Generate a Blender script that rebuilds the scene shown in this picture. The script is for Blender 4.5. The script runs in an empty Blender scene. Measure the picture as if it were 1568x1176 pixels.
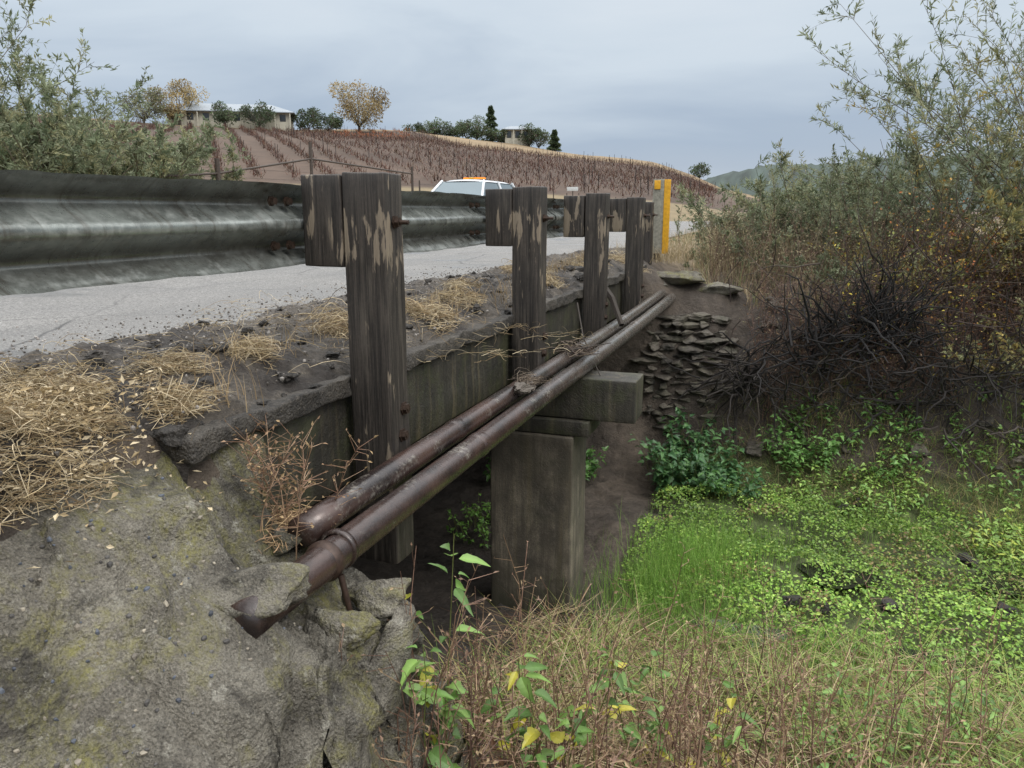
import bpy, bmesh, math
import numpy as np
from mathutils import Vector
R_=math.radians
rng=np.random.default_rng(11)
scene=bpy.context.scene
COL=scene.collection

# ------------------------------------------------------------------ noise
def _h(ix,iy,iz):
    n=ix.astype(np.int64)*374761393+iy.astype(np.int64)*668265263+iz.astype(np.int64)*1274126177
    n&=0xffffffff
    n=((n^(n>>13))*1274126177)&0xffffffff
    n^=(n>>16)
    return n/4294967295.0
def vnoise(x,y,z):
    x,y,z=np.broadcast_arrays(np.asarray(x,float),np.asarray(y,float),np.asarray(z,float))
    ix=np.floor(x);iy=np.floor(y);iz=np.floor(z)
    fx=x-ix;fy=y-iy;fz=z-iz
    fx=fx*fx*(3-2*fx);fy=fy*fy*(3-2*fy);fz=fz*fz*(3-2*fz)
    r=0
    for a in (0,1):
        for b in (0,1):
            for c in (0,1):
                w=(fx if a else 1-fx)*(fy if b else 1-fy)*(fz if c else 1-fz)
                r=r+w*_h(ix+a,iy+b,iz+c)
    return r*2-1
def fbm(x,y,z=0.0,o=4,g=.5):
    r=0;a=1.;s=0
    for i in range(o):
        f=2.03**i
        r=r+a*vnoise(np.asarray(x)*f+13.7*i,np.asarray(y)*f+7.1*i,np.asarray(z)*f+3.3*i)
        s+=a;a*=g
    return r/s*1.6
def sst(a,b,x):
    t=np.clip((np.asarray(x,float)-a)/(b-a),0,1);return t*t*(3-2*t)
def nrm(v): return v/np.maximum(np.linalg.norm(v,axis=-1,keepdims=True),1e-9)

# ------------------------------------------------------------------ mesh builder
class MB:
    def __init__(s): s.V=[];s.F=[];s.C=[];s.M=[];s.n=0
    def add(s,V,F,col=(.5,.5,.5),mi=0):
        V=np.asarray(V,float).reshape(-1,3);F=np.asarray(F,np.int64)
        c=np.asarray(col,float)
        if c.ndim==1: c=np.tile(c,(len(V),1))
        s.V.append(V);s.C.append(c);s.F.append(F+s.n);s.M.append(np.full(len(F),mi));s.n+=len(V)
    def build(s,name,mats,smooth=False,parent=None,merge=False):
        V=np.concatenate(s.V);C=np.concatenate(s.C)
        me=bpy.data.meshes.new(name)
        cnt=np.concatenate([np.full(len(f),f.shape[1]) for f in s.F])
        idx=np.concatenate([f.ravel() for f in s.F]);M=np.concatenate(s.M)
        me.vertices.add(len(V));me.vertices.foreach_set('co',V.ravel())
        me.loops.add(len(idx));me.loops.foreach_set('vertex_index',idx.astype(np.int32))
        me.polygons.add(len(cnt))
        st=np.concatenate([[0],np.cumsum(cnt)[:-1]])
        me.polygons.foreach_set('loop_start',st.astype(np.int32))
        me.polygons.foreach_set('material_index',M.astype(np.int32))
        me.polygons.foreach_set('use_smooth',np.full(len(cnt),smooth))
        me.update(calc_edges=True)
        a=me.color_attributes.new('Col','FLOAT_COLOR','POINT')
        a.data.foreach_set('color',np.concatenate([C,np.ones((len(C),1))],1).ravel())
        if merge:
            b=bmesh.new();b.from_mesh(me);bmesh.ops.remove_doubles(b,verts=b.verts,dist=1e-4)
            bmesh.ops.recalc_face_normals(b,faces=b.faces);b.to_mesh(me);b.free()
        for m in mats: me.materials.append(m)
        o=bpy.data.objects.new(name,me);COL.objects.link(o)
        if parent: o.parent=parent
        return o
def empty(name,loc=(0,0,0)):
    e=bpy.data.objects.new(name,None);e.empty_display_size=.2;COL.objects.link(e);return e
def gridF(nx,ny):
    i,j=np.meshgrid(np.arange(nx-1),np.arange(ny-1),indexing='ij')
    a=(i*ny+j).ravel();return np.stack([a,a+ny,a+ny+1,a+1],1)
def quads(mb,P,col,mi=0):
    n=len(P);F=np.arange(n*4).reshape(n,4)
    mb.add(P.reshape(-1,3),F,np.repeat(col,4,0) if np.ndim(col)==2 else col,mi)
def leaves(mb,C,D,L,W,col,mi=0,N=None):
    n=len(C);D=nrm(D)
    if N is None: N=rng.normal(size=(n,3));N[:,2]=np.abs(N[:,2])+.4
    S=nrm(np.cross(D,N));N=np.cross(S,D)
    L=np.broadcast_to(L,n)[:,None];W=np.broadcast_to(W,n)[:,None]
    q=np.stack([C,C+D*L*.45+S*W*.5+N*W*.18,C+D*L-N*W*.15,C+D*L*.45-S*W*.5+N*W*.18],1)
    quads(mb,q,col,mi)
def blades(mb,P,H,lean,width,col,seg=3,mi=0,ang=None):
    n=len(P)
    if ang is None: ang=rng.uniform(0,2*np.pi,n)
    H=np.broadcast_to(H,n);lean=np.broadcast_to(lean,n);width=np.broadcast_to(width,n)
    tw=ang+rng.normal(0,.7,n)+np.pi/2
    S=np.stack([np.cos(tw),np.sin(tw),0*tw],1)
    s=np.linspace(0,1,seg+1)
    pts=P[:,None,:]+np.stack([np.cos(ang)[:,None]*(lean*H)[:,None]*s**1.8,np.sin(ang)[:,None]*(lean*H)[:,None]*s**1.8,
        H[:,None]*s*(1-.35*np.minimum(lean,1.6)[:,None]*s)],2)
    w=(width[:,None]*(1-s*.9))[:,:,None]*.5*S[:,None,:]
    V=np.stack([pts-w,pts+w],2).reshape(n,-1,3)
    m=(seg+1)*2;b=np.arange(seg)*2
    f=np.stack([b,b+1,b+3,b+2],1)
    F=(np.arange(n)[:,None,None]*m+f[None]).reshape(-1,4)
    mb.add(V.reshape(-1,3),F,np.repeat(col,m,0) if np.ndim(col)==2 else col,mi)
def tubes(mb,P,R,sides=4,col=(.1,.08,.06),mi=0):
    P=np.asarray(P,float);n,k,_=P.shape
    T=nrm(np.gradient(P,axis=1))
    ref=np.where(np.abs(T[...,2:3])>.9,np.array([1.,0,0]),np.array([0,0,1.]))
    A=nrm(np.cross(T,ref));B=np.cross(T,A)
    R=np.broadcast_to(R,(n,k))
    th=np.arange(sides)/sides*2*np.pi
    V=P[:,:,None,:]+R[:,:,None,None]*(np.cos(th)[None,None,:,None]*A[:,:,None,:]+np.sin(th)[None,None,:,None]*B[:,:,None,:])
    i,j=np.meshgrid(np.arange(k-1),np.arange(sides),indexing='ij')
    a=(i*sides+j).ravel();b=(i*sides+(j+1)%sides).ravel()
    f=np.stack([a,b,b+sides,a+sides],1)
    F=(np.arange(n)[:,None,None]*(k*sides)+f[None]).reshape(-1,4)
    mb.add(V.reshape(-1,3),F,np.repeat(col,k*sides,0) if np.ndim(col)==2 else col,mi)
def pal(n,cols,var=.25):
    cols=np.array(cols);c=cols[rng.integers(0,len(cols),n)]
    return c*(1+rng.uniform(-var,var,(n,1)))
def box(name,lo,hi,mat,r=.01,seg=.06,amp=.0,fs=6,stretch=(1,1,1),parent=None,mb=None):
    lo=np.array(lo,float);hi=np.array(hi,float);own=mb is None
    if own: mb=MB()
    r=min(r,(hi-lo).min()*.45);ax=[]
    for i in range(3):
        m=max(1,int((hi[i]-lo[i]-2*r)/seg))
        ax.append(np.concatenate([[lo[i],lo[i]+r*.4],np.linspace(lo[i]+r,hi[i]-r,m+1),[hi[i]-r*.4,hi[i]]]))
    for d in range(3):
        u,v=[(1,2),(2,0),(0,1)][d]
        A,B=np.meshgrid(ax[u],ax[v],indexing='ij')
        for side in (0,1):
            P=np.zeros(A.shape+(3,));P[...,u]=A;P[...,v]=B;P[...,d]=hi[d] if side else lo[d]
            P=P.reshape(-1,3)
            inner=np.clip(P,lo+r,hi-r);dd=P-inner;P=inner+nrm(dd)*r
            if amp>0:
                q=P*fs/np.array(stretch)
                P=P+np.stack([fbm(q[:,0]+i*31,q[:,1],q[:,2],3) for i in range(3)],1)*amp
            F=gridF(len(ax[u]),len(ax[v]))
            mb.add(P,F if side else F[:,::-1])
    if own: return mb.build(name,[mat],smooth=True,parent=parent,merge=True)
_b=bmesh.new();bmesh.ops.create_icosphere(_b,subdivisions=4,radius=1)
ICO4=(np.array([v.co[:] for v in _b.verts]),np.array([[v.index for v in f.verts] for f in _b.faces]));_b.free()
_b=bmesh.new();bmesh.ops.create_icosphere(_b,subdivisions=1,radius=1)
ICO1=(np.array([v.co[:] for v in _b.verts]),np.array([[v.index for v in f.verts] for f in _b.faces]));_b.free()
def rock(mb,c,size,cuts=9,amp=.12,col=(.2,.2,.2),rot=0,mi=0):
    V=ICO4[0].copy()
    for i in range(cuts):
        n=nrm(rng.normal(size=3));d=rng.uniform(.45,.8)
        V-=np.maximum(0,V@n-d)[:,None]*n
    o=rng.uniform(0,99)
    V=V*(1+amp*fbm(V[:,0]*2+o,V[:,1]*2,V[:,2]*2,5,.6))[:,None]
    V*=np.array(size)
    cs,sn=math.cos(rot),math.sin(rot)
    V=np.stack([V[:,0]*cs-V[:,1]*sn,V[:,0]*sn+V[:,1]*cs,V[:,2]],1)
    mb.add(V+np.array(c),ICO4[1],col,mi)
def pebbles(mb,P,S,col,mi=0):
    n=len(P);V=ICO1[0][None]*(1+rng.uniform(-.3,.3,(n,len(ICO1[0]),1)))
    V=V*(S[:,None,None]*rng.uniform(.6,1.2,(n,1,3)))+P[:,None,:]
    F=(ICO1[1][None]+np.arange(n)[:,None,None]*len(ICO1[0])).reshape(-1,3)
    mb.add(V.reshape(-1,3),F,np.repeat(col,len(ICO1[0]),0),mi)

# ------------------------------------------------------------------ materials
def newmat(name):
    m=bpy.data.materials.new(name);m.use_nodes=True;nt=m.node_tree;nt.nodes.clear();return m,nt
def nd(nt,t,ins=None,**pr):
    n=nt.nodes.new(t)
    for k,v in pr.items(): setattr(n,k,v)
    for k,v in (ins or {}).items():
        if isinstance(v,bpy.types.NodeSocket): nt.links.new(v,n.inputs[k])
        else: n.inputs[k].default_value=v
    return n
def c4(c): return (c[0],c[1],c[2],1)
def coords(nt,stretch=(1,1,1)):
    tc=nd(nt,'ShaderNodeTexCoord');mp=nd(nt,'ShaderNodeMapping',{'Vector':tc.outputs['Object'],'Scale':stretch});return mp.outputs[0]
def noise(nt,v,scale,detail=5,rough=.55,dist=0):
    return nd(nt,'ShaderNodeTexNoise',{'Vector':v,'Scale':scale,'Detail':min(detail,6),'Roughness':rough,'Distortion':dist}).outputs[0]
def ramp(nt,f,stops):
    r=nd(nt,'ShaderNodeValToRGB',{'Fac':f});e=r.color_ramp.elements
    while len(e)<len(stops): e.new(.5)
    for i,(p,c) in enumerate(stops):
        e[i].position=p;e[i].color=c4(c) if not np.isscalar(c) else (c,c,c,1)
    return r.outputs[0]
def mix(nt,f,a,b,bt='MIX'):
    n=nd(nt,'ShaderNodeMix',data_type='RGBA',blend_type=bt)
    for k,v in ((0,f),(6,a),(7,b)):
        if isinstance(v,bpy.types.NodeSocket): nt.links.new(v,n.inputs[k])
        else: n.inputs[k].default_value=v if k==0 else c4(v)
    return n.outputs[2]
def math_(nt,op,a,b=0.,clamp=False):
    n=nd(nt,'ShaderNodeMath',operation=op,use_clamp=clamp)
    for k,v in ((0,a),(1,b)):
        if isinstance(v,bpy.types.NodeSocket): nt.links.new(v,n.inputs[k])
        else: n.inputs[k].default_value=v
    return n.outputs[0]
def mul(nt,c,f,a,b,lo=.3,hi=.7): return mix(nt,1.,c,ramp(nt,f,[(lo,(a,a,a)),(hi,(b,b,b))]),'MULTIPLY')
def finish(nt,color,rough=.8,metal=0.,bump=None,bs=.5,bd=.01,transl=0,spec=.5):
    ins={'Base Color':color if isinstance(color,bpy.types.NodeSocket) else c4(color),'Roughness':rough,'Metallic':metal,'Specular IOR Level':spec}
    p=nd(nt,'ShaderNodeBsdfPrincipled',ins)
    if bump is not None:
        b=nd(nt,'ShaderNodeBump',{'Strength':bs,'Distance':bd,'Height':bump});nt.links.new(b.outputs[0],p.inputs['Normal'])
    out=nd(nt,'ShaderNodeOutputMaterial');sh=p.outputs[0]
    if transl>0:
        t=nd(nt,'ShaderNodeBsdfTranslucent',{'Color':color});mx=nd(nt,'ShaderNodeMixShader',{'Fac':transl})
        nt.links.new(sh,mx.inputs[1]);nt.links.new(t.outputs[0],mx.inputs[2]);sh=mx.outputs[0]
    nt.links.new(sh,out.inputs[0])
def attr(nt): return nd(nt,'ShaderNodeAttribute',attribute_name='Col').outputs['Color']
def mat_attr(name,rough=.6,transl=0,nscale=0,nvar=.3,bump=0,bscale=30,bd=.01,spec=.4):
    m,nt=newmat(name);c=attr(nt);bp=None
    if nscale: c=mul(nt,c,noise(nt,coords(nt),nscale,6,.65),1-nvar,1+nvar,.25,.75)
    if bump: bp=noise(nt,coords(nt),bscale,6,.7)
    finish(nt,c,rough,0,bp,bump,bd,transl,spec);return m
M_leaf=mat_attr('foliage_leaf',.5,.35)
M_leafwet=mat_attr('wet_leaf',.35,.3)
M_straw=mat_attr('dry_straw',.6,.2)
M_bark=mat_attr('bark',.8)
M_ground=mat_attr('ground_soil',.8,0,9,.5,1,14,.05)
M_hill=mat_attr('hill_grass',.95,0,.6,.25)
M_peb=mat_attr('pebble',.6)

def mat_concrete(name,base,dark,light,lichen=0,scale=1.,rough=.85,streak=False,bd=.012,moss=0,agg=1.,greenlow=False):
    m,nt=newmat(name);v=coords(nt)
    a=noise(nt,v,3.5*scale,6,.65,.4);b=noise(nt,v,38*scale,5,.7);f=noise(nt,v,190*scale,2,.7)
    c=mix(nt,ramp(nt,a,[(.38,0.),(.62,1.)]),dark,base)
    c=mix(nt,ramp(nt,b,[(.48,0.),(.75,.6*agg)]),c,light)
    vo=nd(nt,'ShaderNodeTexVoronoi',{'Vector':v,'Scale':95*scale})
    c=mix(nt,ramp(nt,vo.outputs['Distance'],[(.0,.7*agg),(.42,0.)]),c,mix(nt,vo.outputs['Color'],dark,light))
    c=mul(nt,c,f,.55,1.4)
    if streak:
        s=noise(nt,coords(nt,(7,7,.5)),2.5,6,.7)
        c=mix(nt,ramp(nt,s,[(.42,.8),(.62,0.)]),c,dark)
        s2=noise(nt,coords(nt,(9,9,.4)),2.,5,.6)
        c=mix(nt,ramp(nt,s2,[(.54,0.),(.72,.55)]),c,(.13,.105,.06))
    if lichen:
        l=noise(nt,v,3.0,6,.75,.8);l2=noise(nt,v,50,3,.7)
        fac=math_(nt,'MULTIPLY',ramp(nt,l,[(.46,0.),(.60,1.)]),ramp(nt,l2,[(.36,.15),(.6,1.)]))
        c=mix(nt,math_(nt,'MULTIPLY',fac,lichen),c,(.23,.215,.055))
        k=noise(nt,v,6.,6,.75,.5);c=mix(nt,ramp(nt,k,[(.54,0.),(.66,.8)]),c,(.026,.023,.019))
        k=noise(nt,v,1.8,4,.6);c=mul(nt,c,k,.6,1.25)
        l3=noise(nt,v,14,5,.8);c=mix(nt,ramp(nt,l3,[(.58,0.),(.67,.65)]),c,(.37,.355,.30))
    if moss:
        l=noise(nt,v,5,6,.7);c=mix(nt,math_(nt,'MULTIPLY',ramp(nt,l,[(.48,0.),(.62,1.)]),moss),c,(.05,.06,.018))
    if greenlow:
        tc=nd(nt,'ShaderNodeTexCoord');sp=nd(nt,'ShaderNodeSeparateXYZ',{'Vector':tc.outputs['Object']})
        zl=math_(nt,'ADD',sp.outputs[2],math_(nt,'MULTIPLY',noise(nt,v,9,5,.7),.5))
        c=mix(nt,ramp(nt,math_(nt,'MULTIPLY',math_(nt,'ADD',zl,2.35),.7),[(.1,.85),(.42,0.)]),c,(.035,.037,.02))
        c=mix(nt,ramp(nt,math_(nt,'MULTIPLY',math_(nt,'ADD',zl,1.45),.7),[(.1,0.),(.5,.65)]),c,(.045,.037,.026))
    h=math_(nt,'ADD',math_(nt,'MULTIPLY',b,.6),math_(nt,'MULTIPLY',f,.35));h=math_(nt,'ADD',h,math_(nt,'MULTIPLY',vo.outputs['Distance'],-.3*agg))
    finish(nt,c,rough,0,h,1.,bd);return m
M_rock=mat_concrete('lichen_concrete',(.215,.196,.157),(.085,.075,.06),(.31,.29,.24),lichen=.75,bd=.03)
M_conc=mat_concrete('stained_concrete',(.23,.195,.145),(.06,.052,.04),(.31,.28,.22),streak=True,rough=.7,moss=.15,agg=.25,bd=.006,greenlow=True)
M_beam=mat_concrete('mossy_timber_concrete',(.058,.052,.038),(.018,.016,.012),(.13,.115,.09),scale=.8,rough=.6,bd=.008,streak=True,moss=.35,agg=.6)
M_lip=mat_concrete('deck_edge',(.075,.066,.054),(.022,.019,.016),(.16,.14,.115),rough=.65,bd=.02)
M_rubble=mat_concrete('rubble_rock',(.13,.112,.088),(.035,.03,.024),(.2,.175,.14),rough=.55,bd=.02,moss=.25,agg=.6)
M_clod=mat_concrete('dark_clod',(.05,.043,.036),(.016,.014,.012),(.10,.088,.075),rough=.7,bd=.03)

def mat_wood():
    m,nt=newmat('weathered_post_wood')
    g=noise(nt,coords(nt,(26,26,.9)),2.2,6,.68,.25);g2=noise(nt,coords(nt,(90,90,2.2)),2.,4,.7);gr_=noise(nt,coords(nt),60,4,.8)
    c=mix(nt,ramp(nt,g,[(.38,0.),(.72,1.)]),(.014,.0115,.0095),(.072,.060,.050))
    c=mul(nt,c,g2,.5,1.5);c=mul(nt,c,gr_,.75,1.2)
    tc=nd(nt,'ShaderNodeTexCoord');sp=nd(nt,'ShaderNodeSeparateXYZ',{'Vector':tc.outputs['Object']})
    p=noise(nt,coords(nt,(13,13,2.2)),1.45,6,.6,.3)
    band=ramp(nt,math_(nt,'ADD',sp.outputs[2],.35),[(.28,.0),(.68,.0),(.80,.105),(.93,.105),(1.,.0)])
    f=ramp(nt,math_(nt,'ADD',p,band),[(.62,0.),(.65,.9)])
    c=mix(nt,f,c,mix(nt,g2,(.12,.095,.07),(.34,.28,.205)))
    low=noise(nt,coords(nt,(6,6,.9)),2.4,5,.6)
    c=mix(nt,ramp(nt,low,[(.56,0.),(.68,.4)]),c,(.13,.112,.09))
    finish(nt,c,.55,0,math_(nt,'ADD',g,math_(nt,'MULTIPLY',g2,.5)),.9,.007);return m
M_wood=mat_wood()
def mat_rail():
    m,nt=newmat('grimy_galvanised_steel')
    s=noise(nt,coords(nt,(3,5,16)),1.3,6,.65,.3);b=noise(nt,coords(nt),16,5,.7);dr=noise(nt,coords(nt,(1,22,2.)),2.,5,.65)
    c=mix(nt,ramp(nt,s,[(.35,0.),(.68,1.)]),(.13,.14,.13),(.28,.305,.285))
    c=mix(nt,ramp(nt,b,[(.5,0.),(.72,.7)]),c,(.46,.48,.455))
    c=mix(nt,ramp(nt,dr,[(.54,0.),(.68,.55)]),c,(.07,.058,.044))
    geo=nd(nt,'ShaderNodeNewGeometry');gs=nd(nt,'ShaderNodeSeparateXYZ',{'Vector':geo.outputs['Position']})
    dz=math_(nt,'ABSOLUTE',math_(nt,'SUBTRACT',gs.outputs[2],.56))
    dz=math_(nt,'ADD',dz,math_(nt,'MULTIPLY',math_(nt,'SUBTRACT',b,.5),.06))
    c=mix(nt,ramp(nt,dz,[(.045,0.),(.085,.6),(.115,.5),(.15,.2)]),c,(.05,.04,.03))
    finish(nt,c,ramp(nt,b,[(.3,.2),(.7,.42)]),.45,b,.3,.004);return m
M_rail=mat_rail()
def mat_pipe():
    m,nt=newmat('rusty_pipe');v=coords(nt,(1,.35,1));a=noise(nt,v,9,6,.6);b=noise(nt,coords(nt),55,5,.7)
    c=mix(nt,ramp(nt,a,[(.38,0.),(.66,1.)]),(.020,.014,.013),(.075,.044,.035))
    l=noise(nt,coords(nt,(1,.5,1)),7,6,.75);c=mix(nt,math_(nt,'MULTIPLY',ramp(nt,l,[(.55,0.),(.64,1.)]),ramp(nt,b,[(.45,.1),(.6,.9)])),c,(.22,.2,.17))
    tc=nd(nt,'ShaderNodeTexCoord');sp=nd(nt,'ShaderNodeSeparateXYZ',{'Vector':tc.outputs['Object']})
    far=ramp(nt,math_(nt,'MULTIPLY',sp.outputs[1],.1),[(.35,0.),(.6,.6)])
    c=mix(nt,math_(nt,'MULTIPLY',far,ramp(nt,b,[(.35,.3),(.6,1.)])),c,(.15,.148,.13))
    finish(nt,c,ramp(nt,b,[(.3,.18),(.7,.36)]),.2,b,.4,.003,spec=.75);return m
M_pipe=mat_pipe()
def mat_asphalt():
    m,nt=newmat('asphalt');v=coords(nt)
    f=noise(nt,v,95,3,.85);f2=noise(nt,v,38,2,.6);b=noise(nt,v,1.1,6,.6,.3);st=noise(nt,coords(nt,(1.4,.15,1)),1.2,5,.6)
    c=mix(nt,ramp(nt,b,[(.3,0.),(.7,1.)]),(.140,.136,.129),(.22,.213,.202))
    c=mix(nt,ramp(nt,st,[(.5,0.),(.7,.4)]),c,(.105,.102,.098))
    c=mul(nt,c,f,.28,1.7,.35,.65);c=mul(nt,c,f2,.72,1.22)
    vo=nd(nt,'ShaderNodeTexVoronoi',{'Vector':mix(nt,.12,v,nd(nt,'ShaderNodeTexNoise',{'Vector':v,'Scale':3.,'Detail':5.}).outputs[1]),'Scale':.75},feature='DISTANCE_TO_EDGE')
    cr=ramp(nt,vo.outputs['Distance'],[(.0,.85),(.012,0.)])
    cr=math_(nt,'MULTIPLY',cr,ramp(nt,noise(nt,v,.7,3),[(.42,0.),(.56,1.)]))
    c=mix(nt,cr,c,(.03,.03,.03))
    wet=ramp(nt,noise(nt,v,.8,3,.5),[(.60,0.),(.64,1.)])
    c=mix(nt,math_(nt,'MULTIPLY',wet,.45),c,(.06,.06,.062))
    ro=math_(nt,'SUBTRACT',ramp(nt,b,[(.35,.55),(.6,.85)]),math_(nt,'MULTIPLY',wet,.35))
    finish(nt,c,ro,0,f,.9,.008);return m
M_asph=mat_asphalt()
def mat_simple(name,c,rough=.5,metal=0,ns=20,var=.15,**k):
    m,nt=newmat(name);cc=mul(nt,c,noise(nt,coords(nt),ns,4,.6),1-var,1+var);finish(nt,cc,rough,metal,**k);return m
M_bolt=mat_simple('rusty_bolt',(.06,.04,.03),.5,.6,60,.4)
M_white=mat_simple('car_paint',(.62,.64,.66),.25,0,3,.03)
M_glass=mat_simple('car_glass',(.10,.14,.16),.08,.3,3,.05,spec=1)
M_tyre=mat_simple('tyre',(.02,.02,.02),.8)
M_amberL,nt=newmat('amber_lamp')
e=nd(nt,'ShaderNodeEmission',{'Color':(1,.30,.04,1),'Strength':1.6});nt.links.new(e.outputs[0],nd(nt,'ShaderNodeOutputMaterial').inputs[0])
M_signY=mat_simple('yellow_sheeting',(.60,.31,.012),.5,0,30,.2)
M_signW=mat_simple('weathered_plate',(.22,.21,.17),.6,0,25,.35)
M_steel=mat_simple('fence_steel',(.07,.055,.045),.6,.3,30,.3)
M_wall=mat_simple('house_wall',(.42,.40,.33),.8,0,2,.06)
M_roof=mat_simple('house_roof',(.24,.27,.30),.6,0,3,.1)
M_win=mat_simple('house_window',(.04,.05,.06),.2,0,3,.1)
M_water,nt=newmat('shallow_water')
finish(nt,(.02,.022,.015),.06,0,noise(nt,coords(nt),18,3),.15,.01)

# ------------------------------------------------------------------ terrain
def zopen(y):
    return np.interp(y,[-5,0,1.0,2.3,3.6,4.6,5.2,8.3,8.7,9.2,9.8,10.5,12],[-.9,-1.0,-1.15,-1.5,-1.85,-2.2,-2.35,-2.35,-2.15,-1.7,-.9,-.35,-.12])
def G(x,y):
    x=np.asarray(x,float);y=np.asarray(y,float)
    yy=y+.25*fbm(x*.6,y*.6,1.,3)*sst(-1.4,-.4,x)
    zo=zopen(yy)
    fz=sst(8.4,8.8,y)*(1-sst(-.8,.0,x))
    zst=np.interp(y,[8.6,8.95,9.1,9.35,9.8,10.1],[-2.3,-2.2,-1.75,-.95,-.5,-.3])
    zo=np.where(y<10.1,zo*(1-fz)+zst*fz,zo)
    zr=np.where(y<5,np.interp(y,[2.0,2.3],[0,1]),np.interp(y,[9.25,9.6],[1,0]))
    zroad=-.035*(1-zr)+zopen(y)*zr
    e=1-sst(-1.8,-1.15,x)
    z=zo*(1-e)+zroad*e
    rough=(sst(2.2,2.6,y)*(1-sst(9.2,9.6,y))*e+(1-e))
    near=1-sst(30,60,np.abs(y)+np.abs(x))
    z=z+rough*near*(.09*fbm(x*1.7,y*1.7,0,4)+.03*fbm(x*9,y*9,2.,3))
    bank=sst(8.6,9.1,y)*(1-sst(10.6,11.5,y))*(1-e)*sst(-1.0,-.3,x)
    z=z+bank*(.16*fbm(x*2.6,y*2.6,5.,4)+.05*np.abs(fbm(x*7,y*7,15.,3)))
    z=z+.55*sst(-11,-13.5,x)*(1-sst(60,120,np.abs(x)+np.abs(y)))*(x<-5)
    return z
xs=np.concatenate([[-3000,-1500,-700,-350,-200,-120,-80,-50,-35,-25],np.arange(-20,-3.5,.5),np.arange(-3.5,4.5,.04),np.arange(4.5,12,.3),[13,16,20,30,50,90,160,300,600,1200,3000]])
ys=np.concatenate([[-3000,-1000,-300,-100,-40,-15,-5,-2],np.arange(-1,.4,.1),np.arange(.4,12,.04),np.arange(12,30,.4),[32,36,42,50,65,90,130,200,300,500,900,1600,3000]])
X,Y=np.meshgrid(xs,ys,indexing='ij');Z=G(X,Y)
x,y,z=X.ravel(),Y.ravel(),Z.ravel()
n1=fbm(x*1.1,y*1.1,3.,4)
dirt=np.array([.09,.071,.054]);tan=np.array([.24,.185,.115]);grn=np.array([.06,.09,.02]);blk=np.array([.042,.034,.028])
c=np.tile(dirt,(len(x),1))
w=(sst(-.2,.5,n1)*.6)[:,None];c=c*(1-w)+blk*w
w=(sst(-1.2,-.6,x)*(1-sst(-2.2,-2.0,z))*sst(3.5,5,y)*.7*(1-sst(9,10,y)))[:,None];c=c*(1-w)+grn*w
w=(sst(-1.0,-.4,x)*(1-sst(4.5,5.5,y))*.55)[:,None];c=c*(1-w)+np.array([.16,.115,.06])*w
w=(sst(8.8,9.1,y)*(1-sst(10.2,10.8,y))*sst(-1.6,-1.,x)*.6)[:,None];c=c*(1-w)+blk*w
w=((1-sst(-2.2,-1.5,x))*sst(2.2,2.6,y)*(1-sst(9,9.5,y))*.75*(x>-11))[:,None];c=c*(1-w)+np.array([.022,.018,.015])*w  # under-deck shade painted into the soil colour
w=(sst(10.5,12,y)*.9)[:,None];c=c*(1-w)+tan*w
w=((x<-11)|(y<-1)|(x>6))[:,None]*.85;c=c*(1-w)+tan*w
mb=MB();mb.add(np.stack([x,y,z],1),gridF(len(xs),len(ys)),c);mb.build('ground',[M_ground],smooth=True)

# road
ry=np.concatenate([np.arange(-40,-5,5),np.arange(-5,20,1),np.arange(20,100,4),np.arange(100,420,10)])
def roadx(y): return -.0009*np.maximum(y-60,0)**2*.55
cx=roadx(ry)
rx=np.array([-10.2,-8,-6.4,-4.5,-2.6])
P=np.stack([cx[:,None]+rx[None,:],np.repeat(ry[:,None],5,1),np.full((len(ry),5),0.)+(-.004*np.abs(rx+6.4))[None,:]+.012],2)
mb=MB();mb.add(P.reshape(-1,3),gridF(len(ry),5)[:,::-1]);mb.build('road',[M_asph])

# dirt shoulder over deck edge
sx=np.linspace(-3.6,-1.64,130);sy=np.concatenate([np.arange(-1,.9,.05),np.arange(.9,6,.014),np.arange(6,12,.03)])
X,Y=np.meshgrid(sx,sy,indexing='ij')
def shoulder(X,Y):
    edge=-3.08+.16*fbm(Y*1.1,0*Y,4.,4)+.10*fbm(X*4,Y*4,14.,3)
    m=sst(edge-.1,edge+.40,X)
    z=-.02+.052*m
    z=z-.085*sst(-1.95,-1.66,X)-.05*sst(-1.70,-1.64,X)-.25*sst(-1.80,-1.64,X)*(1-sst(1.7,1.8,Y))
    f=1-.7*sst(-1.75,-1.65,X)
    z=z+m*f*(.026*fbm(X*3,Y*3,1.,4)+.036*np.maximum(0,fbm(X*11,Y*11,2.,4))+.008*fbm(X*40,Y*40,3.,2))
    return z
Z=shoulder(X,Y)
n1=fbm(X*5,Y*5,8.,4).ravel()
c=np.tile(np.array([.085,.072,.058]),(len(n1),1));w=sst(-.1,.5,n1)[:,None];c=c*(1-w)+np.array([.042,.035,.03])*w
w=sst(.3,.8,fbm(X*9,Y*9,4.,3).ravel())[:,None]*.7;c=c*(1-w)+np.array([.16,.138,.112])*w
mb=MB();mb.add(np.stack([X,Y,Z],2).reshape(-1,3),gridF(len(sx),len(sy)),c)
mb.build('dirt_shoulder',[mat_attr('shoulder_dirt',.65,0,60,.6,1,70,.025)],smooth=True)

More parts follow.
